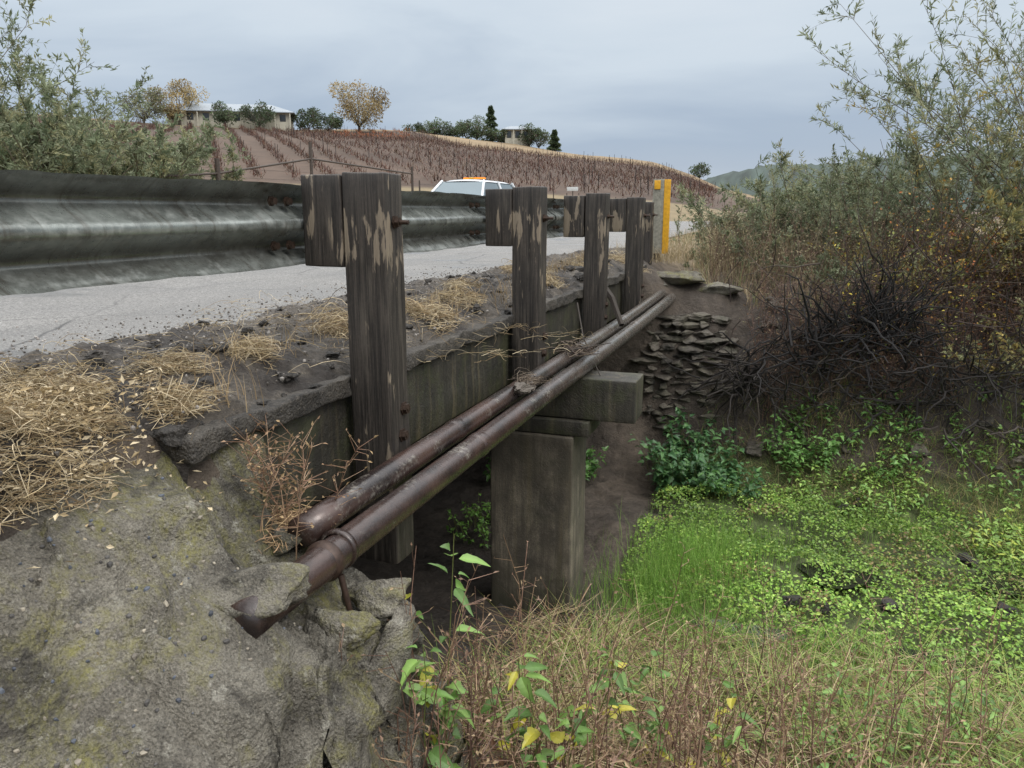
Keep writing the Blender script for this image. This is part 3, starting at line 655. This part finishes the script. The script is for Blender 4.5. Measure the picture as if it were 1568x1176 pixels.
tone=fbm(P[:,0]*1.3,P[:,1]*1.3,51.,3);k=(rng.uniform(0,1,len(P))<.65+.5*tone)&(rng.uniform(0,1,len(P))>sst(4.1,5.0,P[:,1])*.8);P=P[k];n=len(P)
g=pal(n,[(.21,.32,.07),(.29,.39,.09),(.14,.23,.05),(.38,.40,.12)]);t_=pal(n,[(.42,.33,.175),(.32,.23,.12),(.54,.45,.27)]);sel=(rng.uniform(0,1,n)<.42+.3*sst(-.8,.8,P[:,0])+.6*fbm(P[:,0]*.8,P[:,1]*.8,61.,2))[:,None]
blades(mb,P,rng.uniform(.12,.45,n),rng.uniform(.4,2.,n),rng.uniform(.004,.011,n),np.where(sel,g,t_),4)
P=patch(6500,1.2,4.2,5.0,9.2);n=len(P);k=rng.uniform(0,1,n)<.02+.95*sst(1.7,2.8,P[:,0]+.5*fbm(P[:,1],P[:,0],3.,2));P=P[k];n=len(P)
blades(mb,P,rng.uniform(.15,.55,n),rng.uniform(.3,1.8,n),.008,pal(n,[(.24,.33,.08),(.42,.39,.14),(.34,.27,.12),(.15,.24,.05)]),4)
P=patch(4500,-.8,3.2,8.2,9.3);n=len(P);blades(mb,P,rng.uniform(.08,.35,n),rng.uniform(.3,1.8,n),.006,pal(n,[(.22,.32,.08),(.34,.29,.14),(.22,.17,.09)]),3)
mb.build('creek_grass',[M_leaf])
mb=MB()
for a in range(3):
    n=1900;px=rng.uniform(-1.5,3.2,n);py=rng.uniform(2.2,4.9,n);P0=np.stack([px,py,G(px,py)+rng.uniform(.0,.12,n)],1)
    th=rng.uniform(0,2*np.pi,n);l=rng.uniform(.1,.45,n);D=np.stack([np.cos(th),np.sin(th),rng.normal(0,.25,n)],1)*l[:,None];s=np.linspace(0,1,4)[None,:,None]
    B=np.abs(rng.normal(0,.12,(n,3)))*l[:,None];tubes(mb,P0[:,None]+D[:,None]*s+B[:,None]*4*s*(1-s)*.5,np.array([1,1,.8,.4])[None]*rng.uniform(.001,.003,n)[:,None],3,pal(n,[(.22,.13,.08),(.34,.24,.14),(.15,.09,.06),(.44,.34,.2)],.3))
n=5000;px=rng.uniform(-1.3,3.,n);py=rng.uniform(2.2,5.,n);leaves(mb,np.stack([px,py,G(px,py)+rng.uniform(.0,.1,n)],1),rng.normal(0,1,(n,3)),rng.uniform(.02,.06,n),rng.uniform(.01,.035,n),pal(n,[(.22,.12,.07),(.3,.2,.12),(.13,.08,.05)],.3))
mb.build('dead_stems',[M_straw])
def broad(name,base,H,n,nl,L,W,cols,stem=(.14,.16,.05),spread=.25,lean=.35):
    mb=MB();base=np.array(base,float)
    az=rng.uniform(0,2*np.pi,n);r=spread*np.sqrt(rng.uniform(0,1,n));O=np.stack([base[0]+r*np.cos(az),base[1]+r*np.sin(az),np.zeros(n)],1);O[:,2]=G(O[:,0],O[:,1]) if base[2]<-50 else base[2]
    Hh=H*rng.uniform(.45,1,n);s=np.linspace(0,1,6)
    P=O[:,None]+np.stack([np.cos(az)[:,None]*(lean*Hh)[:,None]*s**1.5,np.sin(az)[:,None]*(lean*Hh)[:,None]*s**1.5,Hh[:,None]*s],2)
    P=P+rng.normal(0,.01,P.shape)
    tubes(mb,P,.0035*(1-.6*s)[None]*np.ones((n,1)),4,pal(n,[stem],.2))
    k=n*nl;li=np.repeat(np.arange(n),nl);v=rng.uniform(.25,1,k)*5;i0=np.minimum(v.astype(int),4);fr=(v-i0)[:,None];C=P[li,i0]*(1-fr)+P[li,i0+1]*fr
    D=rng.normal(0,1,(k,3));D[:,2]=D[:,2]*.3+.1;D=nrm(D);N=rng.normal(0,.35,(k,3));N[:,2]=1;S=nrm(np.cross(D,N));N=np.cross(S,D)
    l=(L*rng.uniform(.35,1.2,k))[:,None];w=(W*rng.uniform(.5,1.2,k))[:,None];C=C+D*.02
    prof=[(.0,.0),(.12,.36),(.26,.5),(.40,.42),(.56,.38),(.72,.24),(.86,.15),(1.0,0)];m_=len(prof)-2
    V=[]
    cur=rng.uniform(.15,.6,(k,1))
    for a,b in prof: V.append(C+D*l*a-N*l*cur*a*a)
    for sgn in (1,-1):
        for a,b in prof[1:-1]: V.append(C+D*l*a+S*w*(b+rng.uniform(-.05,.05,(k,1)))*sgn-N*l*cur*a*a+N*w*b*.35)
    V=np.stack(V,1);q0=len(prof)
    Q=[];T=[]
    for o in (q0,q0+m_):
        T.append([0,o,1]);T.append([m_,o+m_-1,m_+1])
        for a in range(1,m_): Q.append([a,o+a-1,o+a,a+1])
    cc=pal(k,cols,.25);nv=q0+2*m_
    Q=np.array(Q);T=np.array(T);off=np.arange(k)[:,None,None]*nv
    n0=mb.n;mb.add(V.reshape(-1,3),(off+Q[None]).reshape(-1,4),np.repeat(cc,nv,0)*np.tile(np.concatenate([np.full(q0,1.25),np.full(2*m_,.92)]),k)[:,None])
    mb.F.append((off+T[None]).reshape(-1,3)+n0);mb.M.append(np.full(k*len(T),0))
    return mb.build(name,[M_leafwet])
NET=[(.13,.24,.055),(.19,.31,.08),(.10,.18,.05)]
broad('nettle_plant',(-.98,2.10,-1.42),1.0,8,14,.09,.055,NET+NET+[(.40,.40,.06)],spread=.13,lean=.10)
broad('nettle_plant',(-.68,2.4,-1.5),.72,6,12,.085,.05,NET+[(.44,.40,.05)],spread=.14,lean=.2)
broad('nettle_plant',(-.30,2.8,-99),.6,8,12,.07,.045,NET+[(.44,.40,.06)],spread=.2,lean=.3)
broad('nettle_plant',(.5,3.2,-99),.45,22,7,.05,.03,NET,spread=.5,lean=.3)
broad('leafy_weeds',(1.6,3.9,-99),.3,120,6,.05,.033,NET,spread=.8,lean=.3)
broad('leafy_weeds',(.8,3.3,-99),.3,80,6,.05,.03,NET,spread=.6,lean=.3)
broad('leafy_weeds',(1.6,4.9,-99),.28,90,6,.05,.03,[(.18,.31,.07),(.26,.39,.09)],spread=.6,lean=.3)
broad('leafy_weeds',(2.3,7.4,-99),.35,110,7,.06,.035,[(.18,.3,.07),(.26,.39,.09),(.37,.43,.08)],spread=.6,lean=.3)
broad('leafy_weeds',(.9,8.3,-99),.3,110,7,.055,.035,[(.16,.28,.07),(.26,.39,.09)],spread=.6,lean=.3)
DK=[(.07,.15,.06),(.10,.20,.07),(.05,.12,.045)]
broad('ivy_bush',(-.85,8.35,-99),.6,90,12,.085,.075,DK,spread=.42,lean=.35)
broad('ivy_bush',(-.45,8.1,-99),.4,60,12,.07,.06,DK+[(.12,.25,.07)],spread=.35,lean=.4)
broad('ivy_bush',(.35,8.8,-99),.5,60,12,.065,.05,[(.11,.23,.06),(.16,.3,.08)],spread=.3,lean=.35)
broad('ivy_bush',(-2.4,8.0,-99),.4,50,12,.08,.07,[(.07,.16,.04),(.10,.2,.05)],spread=.6,lean=.3)
broad('ivy_bush',(1.2,8.8,-99),.3,50,10,.06,.045,[(.11,.23,.06),(.16,.3,.08)],spread=.4,lean=.35)
broad('ivy_bush',(2.3,8.8,-99),.3,60,10,.06,.045,[(.13,.25,.07),(.2,.32,.08)],spread=.5,lean=.35)
broad('leafy_weeds',(-2.3,6.6,-99),.25,90,6,.05,.04,[(.12,.25,.05),(.16,.3,.06)],spread=.6,lean=.3)

def pf(n,cx_,cy_,s): 
    px=rng.normal(cx_,s,n);py=rng.normal(cy_,s,n);return np.stack([px,py,G(px,py)],1)
weeds('dry_stalks',np.concatenate([pf(26,-.95,1.9,.1),pf(50,-.6,2.35,.22),pf(70,-.1,2.8,.35),pf(40,.7,3.2,.4)]),(.35,.95),[(.22,.13,.09),(.3,.2,.12),(.15,.09,.065)],[(.24,.15,.1),(.33,.24,.14)],12,.3,.0075,.022,.01)
weeds('dry_stalks',np.array([[-1.45,1.98,-.5],[-1.42,2.03,-.5],[-1.5,1.9,-.42],[-1.47,2.06,-.5],[-1.4,1.9,-.5],[-1.52,2.0,-.45],[-1.44,1.95,-.5],[-1.38,2.1,-.52]]),(.28,.55),[(.24,.14,.09),(.33,.22,.14)],[(.27,.17,.1),(.33,.23,.12)],34,.4,.006,.02,.01)
mb=MB();strands(mb,(-1.47,2.02,-.43),.09,350,L=(.04,.14),hgt=.08,r=.0015,cols=((.4,.28,.15),(.25,.16,.09)))
strands(mb,(-1.33,4.15,-.36),.06,110,L=(.03,.14),hgt=.05,r=.0022,cols=((.08,.06,.045),(.14,.11,.08)))
strands(mb,(-1.33,5.2,-.37),.10,90,L=(.06,.25),hgt=.08,r=.003,cols=((.07,.05,.04),(.14,.11,.08)))
rock(mb,(-1.33,4.0,-.37),(.055,.10,.035),6,.5,col=(.11,.095,.08));rock(mb,(-1.32,4.12,-.37),(.04,.07,.03),6,.5,col=(.12,.10,.085))
P=np.array([[(-1.52,6.9,-.05),(-1.4,6.75,-.15),(-1.28,6.6,-.36)],[(-1.50,5.9,-.1),(-1.35,5.5,-.3),(-1.1,5.2,-.62)],[(-1.6,5.0,-.3),(-1.33,5.1,-.33),(-1.1,5.3,-.30)]]);tubes(mb,P,np.array([[.03,.03,.025],[.006,.006,.003],[.008,.007,.003]]),6,(.035,.028,.022))
mb.build('flood_debris',[M_bark])

# ------------------------------------------------------------------ object marker sign
sg=empty('object_marker_sign')
box('marker_post',(-1.72,11.04,-.2),(-1.63,11.13,.95),M_wood,.005,.1,parent=sg)
box('marker_plate',(-1.755,10.99,.03),(-1.602,11.015,1.04),M_signW,.004,.1,.004,5,parent=sg)
box('yellow_edge',(-1.60,10.985,.03),(-1.515,11.02,1.03),M_signY,.004,.1,parent=sg)
box('yellow_top',(-1.735,10.975,.90),(-1.65,10.986,1.02),M_signY,.004,.1,parent=sg)

# ------------------------------------------------------------------ car
def loft(name,secs,mat,parent,smooth=True):
    mb=MB();V=np.array(secs);n,k,_=V.shape
    i,j=np.meshgrid(np.arange(n-1),np.arange(k),indexing='ij');a=(i*k+j).ravel();b=(i*k+(j+1)%k).ravel()
    mb.add(V.reshape(-1,3),np.stack([a,b,b+k,a+k],1))
    mb.F.append(np.array([list(range(k))[::-1]]));mb.M.append(np.zeros(1));mb.F.append(np.array([[(n-1)*k+q for q in range(k)]]));mb.M.append(np.zeros(1))
    o=mb.build(name,[mat],smooth=False,parent=parent,merge=True)
    md=o.modifiers.new('b','BEVEL');md.width=.04;md.segments=3;md.limit_method='ANGLE'
    return o
car=empty('patrol_car')
CX,CY=-8.75,21.6
def sec(y,w,z0,z1,wt=None): 
    wt=wt or w*.96
    return [(CX-w,CY+y,z0),(CX+w,CY+y,z0),(CX+w,CY+y,(z0+z1)/2),(CX+wt,CY+y,z1),(CX-wt,CY+y,z1),(CX-w,CY+y,(z0+z1)/2)]
loft('body',[sec(-2.3,.82,.45,.78),sec(-2.2,.9,.3,.9),sec(-1.2,.93,.25,1.0),sec(1.4,.93,.25,1.02),sec(2.2,.92,.3,1.03),sec(2.38,.85,.4,.95)],M_white,car)
def cab(name,pts,mat):
    secs=[[(CX-wb,CY+y,zb),(CX+wb,CY+y,zb),(CX+wt,CY+y2,zt),(CX-wt,CY+y2,zt)] for y,wb,zb,y2,wt,zt in pts];return loft(name,secs,mat,car)
cab('glasshouse',[(-1.25,.82,.98,-.62,.62,1.44),(2.1,.82,1.0,1.75,.62,1.44)],M_glass)
mbx=MB()
u=np.linspace(-1,1,11);v=np.linspace(-1,1,11);U,Vv=np.meshgrid(u,v,indexing='ij')
rz=1.445+.075*(1-U**2*.75)*(1-Vv**4*.5);mbx.add(np.stack([CX+.64*U,CY+.58+1.22*Vv,rz-.03*(np.abs(U)>.99)-.03*(np.abs(Vv)>.99)],2).reshape(-1,3),gridF(11,11))
for sx_ in (-1,1):
    for (ya,yb_) in ((-1.25,-.60),(.55,.55),(2.1,1.78)):
        P=np.array([[(CX+sx_*.83,CY+ya,.98),(CX+sx_*.64,CY+yb_,1.46)]]);tubes(mbx,P,np.full((1,2),.04),6)
mbx.build('roof_and_pillars',[M_white],smooth=True,parent=car)
box('light_bar_base',(CX-.35,CY+.2,1.505),(CX+.35,CY+.42,1.535),M_tyre,.01,.1,parent=car)
for i in range(4): box('light_bar_lamp_%d'%i,(CX-.33+i*.17,CY+.21,1.536),(CX-.33+i*.17+.14,CY+.41,1.585),M_amberL if i!=1 else M_signY,.02,.1,parent=car)
for sx_ in (-1,1):
    box('headlamp_%d'%(sx_+1),(CX+sx_*.62-.17,CY-2.32,.66),(CX+sx_*.62+.17,CY-2.2,.8),M_signW,.03,.1,parent=car)
    box('mirror_%d'%(sx_+1),(CX+sx_*1.0-.09,CY-.8,1.0),(CX+sx_*1.0+.09,CY-.68,1.14),M_white,.03,.1,parent=car)
    for yy in (-1.45,1.45):
        mbx=MB();c0=CX+sx_*.82
        tubes(mbx,np.array([[(c0-.11,CY+yy,.33),(c0-.109,CY+yy,.33),(c0+.109,CY+yy,.33),(c0+.11,CY+yy,.33)]]),np.array([[.01,.33,.33,.2]]),24)
        mbx.build('wheel_%d_%d'%(sx_+1,yy>0),[M_tyre],parent=car)
box('grille',(CX-.4,CY-2.325,.5),(CX+.4,CY-2.25,.64),M_tyre,.02,.1,parent=car)

# ------------------------------------------------------------------ fences
mb=MB()
def tb(p,q,r): tubes(mb,np.array([[p,q]],float),np.full((1,2),r),6)
tb((-13,15.9,.2),(-13,15.9,1.85),.06);tb((-13,19.9,.3),(-13,19.9,2.55),.045);tb((-13,26.4,.3),(-13,26.4,2.2),.045)
tb((-13,14.0,1.35),(-13,15.9,1.5),.03);tb((-13,15.9,1.5),(-13,19.9,2.08),.03);tb((-13,19.9,2.08),(-13,26.4,1.95),.03)
for i in range(5): tb((-13,14,.8+i*.2),(-13,26.4,.8+i*.25),.004)
mb.build('pipe_fence',[M_steel],smooth=True)
mb=MB()
for i in range(50):
    yy=27+i*3.;xx=-13+float(roadx(yy));tb((xx,yy,-.1),(xx,yy,1.75+rng.uniform(-.1,.1)),.03)
    if i: 
        for hz in (.6,.95,1.3,1.6): tb((px_,py_,hz),(xx,yy,hz),.006)
    px_,py_=xx,yy
mb.build('wire_fence',[M_steel],smooth=True)
rs=empty('road_sign')
box('sign_pole',(-12.53,47.5,0),(-12.47,47.56,2.0),M_steel,.01,.5,parent=rs);box('sign_plate',(-12.85,47.44,1.85),(-12.15,47.47,2.08),mat_simple('white_sheet',(.5,.52,.52),.5),.005,.2,parent=rs)

# ------------------------------------------------------------------ hill with vineyard
AZ=[-80,-52,-42,-34,-26,-22,-18.8,-16,-9.1,-6.4,-4.2,0,10,30]
TN=[.09,.1,.099,.097,.094,.087,.082,.0745,.058,.043,.026,.008,.002,.0]
RR=[180,180,180,180,200,212,220,225,260,265,270,280,280,280]
def hillz(az,r):
    R=np.interp(az,AZ,RR);H=.6+np.interp(az,AZ,TN)*R
    t=(r-48)/(R-48)
    s=np.where(t<1,t*(1.12-.12*t),1-.25*(t-1))
    x=r*np.sin(np.radians(az));y=r*np.cos(np.radians(az))
    return H*s-.3*(1-sst(48,60,r))+ sst(60,110,r)*.5*fbm(x/28,y/28,9.,3)
az=np.linspace(-85,32,330);r=np.concatenate([np.linspace(46,280,110),np.linspace(285,520,16)])
A,Rg=np.meshgrid(az,r,indexing='ij');Zh=hillz(A,Rg);X=Rg*np.sin(np.radians(A));Y=Rg*np.cos(np.radians(A))
Rc=np.interp(A,AZ,RR)
vf=np.interp(A,[-60,-26,-22,-5],[.94,.95,.74,.60])
gold=sst(-.01,.01,Rg/Rc-vf)
n1=fbm(X/12,Y/12,2.,4)
c=np.array([.078,.052,.037])[None,None]*(1-gold[...,None])+np.array([.20,.145,.083])[None,None]*gold[...,None]
c=c*(1+.25*n1[...,None])
c=np.where((Rg<66)[...,None],np.array([.18,.14,.08]),c)
mb=MB();mb.add(np.stack([X,Y,Zh],2).reshape(-1,3),gridF(len(az),len(r)),c.reshape(-1,3));mb.build('hill',[M_hill],smooth=True)
d=np.array([math.sin(R_(-40)),math.cos(R_(-40))]);pp=np.array([d[1],-d[0]])
aa=np.arange(-60,330,.8);bb=np.arange(-80,230,3.0)
A_,B_=np.meshgrid(aa,bb);A_=A_.ravel()+rng.uniform(-.3,.3,A_.size);B_=B_.ravel()+rng.normal(0,.08,A_.size)
vx=A_*d[0]+B_*pp[0];vy=A_*d[1]+B_*pp[1];vr=np.hypot(vx,vy);va=np.degrees(np.arctan2(vx,vy))
Rc=np.interp(va,AZ,RR);k=(va>-52)&(va<-4.8)&(vr>68)&(vr<np.interp(va,[-60,-26,-22,-5],[.93,.94,.73,.59])*Rc)
vx,vy,vr,va=vx[k],vy[k],vr[k],va[k];vz=hillz(va,vr)
mb=MB()
rep=8;n=len(vx)*rep
P=np.stack([np.repeat(vx,rep)+rng.normal(0,.22,n),np.repeat(vy,rep)+rng.normal(0,.22,n),np.repeat(vz,rep)+rng.uniform(.0,.6,n)],1)
org=((np.repeat(va,rep)>-31.5)&(np.repeat(va,rep)<-26.3)&(np.repeat(vr,rep)>.80*np.interp(np.repeat(va,rep),AZ,RR))&(rng.uniform(0,1,n)<.6))[:,None]
cc=np.where(org,pal(n,[(.38,.12,.03),(.30,.09,.03)]),pal(n,[(.080,.034,.024),(.105,.045,.030),(.055,.034,.026),(.12,.075,.045)],.3))
blades(mb,P,rng.uniform(.3,.75,n),rng.uniform(0,1.2,n),rng.uniform(.05,.12,n),cc,1)
k=rng.uniform(0,1,len(vx))<.07;m=k.sum();P=np.stack([vx[k],vy[k],vz[k]],1)
tubes(mb,np.stack([P,P+np.array([0,0,1.6])],1),np.full((m,2),.035),4,(.045,.035,.03))
mb.build('vineyard',[M_straw])
az=np.linspace(-8,45,160);r=np.linspace(500,1100,12);A,Rg=np.meshgrid(az,r,indexing='ij');tt=(Rg-500)/350
Zr=np.interp(A,[-8,-5,-2,4,14,45],[20,34,42,46,52,50])*np.where(tt<1,np.sin(np.clip(tt,0,1)*np.pi/2),1)*(1+.10*fbm(A*.8,Rg/100,3.,4))+2*fbm(A*6,Rg/20,1.,2)
X=Rg*np.sin(np.radians(A));Y=Rg*np.cos(np.radians(A))
mb=MB();c=np.array([.04,.056,.048])*(1+.6*fbm(A*5,Rg/30,4.,3)[...,None]);mb.add(np.stack([X,Y,Zr],2).reshape(-1,3),gridF(len(az),len(r)),c.reshape(-1,3));mb.build('wooded_ridge',[M_hill],smooth=True)

def hp(az,r,dz=-.2): return (r*math.sin(R_(az)),r*math.cos(R_(az)),float(hillz(np.array(az),np.array(r)))+dz)
GD=[(.34,.26,.12),(.28,.21,.1),(.38,.32,.18)];EV=[(.085,.12,.06),(.115,.15,.075),(.06,.085,.045)]
def crown(name,az,r,H,W,cols,trunk,L=.5,n=2600):
    b=np.array(hp(az,r));mb=MB()
    nc=20;cz=trunk+(H-trunk)*.5;hz=(H-trunk)*.5
    U=nrm(rng.normal(0,1,(nc,3)))*rng.uniform(.3,.8,(nc,1))**.6
    cen=b+np.array([0,0,cz])+U*np.array([W,W,hz]);rad=rng.uniform(.26,.42,nc)*min(W,hz*1.4)
    s=np.linspace(0,1,5);O=b+np.array([0,0,trunk*.8])
    tubes(mb,np.stack([b+np.array([0,0,-.5]),b+np.array([.1,0,trunk])])[None],np.array([[.035*H,.025*H]]),7,(.09,.075,.06),1)
    P=O[None,None]+(cen-O)[:,None]*s[None,:,None]+rng.normal(0,.12,(nc,5,3))*(s*(1-s)*4)[None,:,None];tubes(mb,P,.012*H*(1-.75*s)[None]*np.ones((nc,1)),4,(.09,.075,.06),1)
    ci=rng.integers(0,nc,n);u=nrm(rng.normal(0,1,(n,3)))*rng.uniform(.3,1.05,(n,1))**.5
    Pp=cen[ci]+u*rad[ci][:,None]*np.array([1,1,.85]);tone=pal(nc,cols,.3)[ci]*(1+rng.uniform(-.3,.3,(n,1)))
    leaves(mb,Pp,u+rng.normal(0,.6,(n,3)),L*rng.uniform(.5,1.2,n),L*.6*rng.uniform(.6,1.2,n),tone,0)
    m=140;ci=rng.integers(0,nc,m);e_=cen[ci]+nrm(rng.normal(0,1,(m,3)))*rad[ci][:,None]*1.05;tubes(mb,np.stack([cen[ci],e_],1),np.array([[.05,.02]])*np.ones((m,1)),3,(.11,.09,.07),1)
    return mb.build(name,[M_leaf,M_bark])
crown('autumn_oak_tree',-29.8,180,10.5,7.2,GD,1.4,.48,4200)
crown('autumn_oak_tree',-41.4,176,8.2,6.0,GD,1.4,.46,3000)
crown('olive_tree',-38.6,170,5.4,3.0,EV,1.2,.4,1800);crown('olive_tree',-36.4,170,5.8,3.8,EV,1.2,.4,1900)
crown('olive_tree',-33.2,177,5.0,4.2,EV,.6,.45,1900);crown('olive_tree',-31.9,178,3.8,4.2,EV,.4,.45,1700)
crown('willow_tree',-43.5,172,7.,5,[(.2,.21,.12),(.16,.18,.1)],1,.45,1800)
for a_,h_,w_ in [(-25.9,3.0,3.4),(-25.0,3.8,3.6),(-24.2,4.4,3.4),(-22.9,3.2,3.4),(-22.3,4.2,3.4),(-21.6,5.4,3.6),(-17.9,4.9,3.4),(-17.2,4.2,3.2),(-20.1,2.6,3.)]:
    crown('oak_tree',a_,214,h_+1,w_,EV,.4,.5,1300)
crown('oak_tree',-5.9,255,4.5,3,EV,.4,.6,900)
def conifer(name,az,r,H,W):
    b=np.array(hp(az,r));mb=MB();tubes(mb,np.array([[b,b+[0,0,H]]]),np.array([[.25,.03]]),6,(.08,.06,.05),1)
    n=2600;u=rng.uniform(0,1,n);z=H*(.08+.92*u);a=rng.uniform(0,6.28,n);lay=.6+.4*np.sin(z*4.+a*1.0)
    rr=W*(1-z/H)**.8*lay*rng.uniform(.15,1,n)**.4;C=b+np.stack([rr*np.cos(a),rr*np.sin(a),z-rr*.15],1)
    D=np.stack([np.cos(a),np.sin(a),-.1+0*a],1);leaves(mb,C,D+rng.normal(0,.35,(n,3)),.7,.35,pal(n,EV,.3));return mb.build(name,[M_leaf,M_bark])
conifer('pine_tree',-20.6,218,9.4,3.0);conifer('pine_tree',-16.1,222,5.6,2.2)
def house(name,az,r,wid,dep,hw,hr,nwin,rot,chim=False,dz=.9):
    E=empty(name);p=hp(az,r,dz);E.location=p;E.rotation_euler=(0,0,rot)
    box('walls',(-wid/2,-dep/2,-3),(wid/2,dep/2,hw),M_wall,.03,3,parent=E)
    mb=MB();ov=.9;a=wid/2+ov;b=dep/2+ov;rd=min(a*.6,b)
    V=np.array([(-a,-b,hw),(a,-b,hw),(a,b,hw),(-a,b,hw),(-a+rd,0,hw+hr),(a-rd,0,hw+hr),(-a,-b,hw-.15),(a,-b,hw-.15),(a,b,hw-.15),(-a,b,hw-.15)])
    mb.add(V,np.array([[0,1,5,4],[2,3,4,5],[6,7,1,0],[7,8,2,1],[8,9,3,2],[9,6,0,3],[9,8,7,6]]));mb.F.append(np.array([[3,0,4],[1,2,5]]));mb.M.append(np.zeros(2))
    mb.build('roof',[M_roof],parent=E)
    for i in range(nwin):
        xx=-wid/2+wid*(i+.5)/nwin;box('window_%d'%i,(xx-.6,-dep/2-.04,.7),(xx+.6,-dep/2+.02,hw-.45),M_win,.01,1,parent=E)
        box('porch_post_%d'%i,(xx+wid/nwin/2-.1,-dep/2-.8,-3),(xx+wid/nwin/2+.1,-dep/2-.65,hw-.15),M_wall,.01,1,parent=E)
    if chim: box('chimney',(-wid*.36-.6,-.5,hw),(-wid*.36+.6,.5,hw+hr+.9),M_wall,.02,1,parent=E)
    return E
house('ranch_house',-38.1,179,24,8,2.5,1.9,8,R_(30),True,.2)
house('white_house',-18.8,217,6.6,6,2.9,1.1,3,R_(25),False,.6)

# ------------------------------------------------------------------ world, sun, camera
w=bpy.data.worlds.new('World');scene.world=w;w.use_nodes=True;nt=w.node_tree;nt.nodes.clear()
SE,SAZ=R_(50),R_(115)
sky=nd(nt,'ShaderNodeTexSky');sky.sky_type='NISHITA';sky.sun_disc=False;sky.sun_elevation=SE;sky.sun_rotation=SAZ;sky.air_density=1;sky.dust_density=3
b1=nd(nt,'ShaderNodeBackground',{'Color':sky.outputs[0],'Strength':.07})
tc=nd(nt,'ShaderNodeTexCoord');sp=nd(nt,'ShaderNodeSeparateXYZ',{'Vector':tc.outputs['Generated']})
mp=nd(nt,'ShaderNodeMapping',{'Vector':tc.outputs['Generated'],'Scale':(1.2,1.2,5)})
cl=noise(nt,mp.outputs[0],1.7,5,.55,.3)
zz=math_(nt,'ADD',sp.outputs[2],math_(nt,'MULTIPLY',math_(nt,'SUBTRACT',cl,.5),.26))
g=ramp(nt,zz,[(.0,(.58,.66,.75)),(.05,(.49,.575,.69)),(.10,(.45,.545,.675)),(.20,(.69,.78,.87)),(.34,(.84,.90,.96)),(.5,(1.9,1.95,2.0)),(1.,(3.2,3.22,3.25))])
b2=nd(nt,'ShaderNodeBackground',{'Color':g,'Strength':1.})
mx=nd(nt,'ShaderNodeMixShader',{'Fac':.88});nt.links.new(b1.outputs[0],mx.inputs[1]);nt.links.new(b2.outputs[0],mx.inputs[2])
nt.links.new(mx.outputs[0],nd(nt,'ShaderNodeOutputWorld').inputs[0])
sl=bpy.data.lights.new('sun','SUN');sl.energy=1.5;sl.angle=R_(25);sl.color=(1,.97,.92)
so=bpy.data.objects.new('sun',sl);COL.objects.link(so)
dirv=Vector((math.sin(SAZ)*math.cos(SE),math.cos(SAZ)*math.cos(SE),math.sin(SE)))
so.rotation_euler=dirv.to_track_quat('Z','Y').to_euler()
cam=bpy.data.cameras.new('camera');co=bpy.data.objects.new('camera',cam);COL.objects.link(co)
co.location=(0,0,.6);co.rotation_euler=(R_(90-12.56),0,R_(19.1));cam.sensor_width=36;cam.lens=27.18;cam.clip_start=.05;cam.clip_end=6000
scene.camera=co
scene.view_settings.view_transform='Standard';scene.view_settings.look='None';scene.view_settings.exposure=0
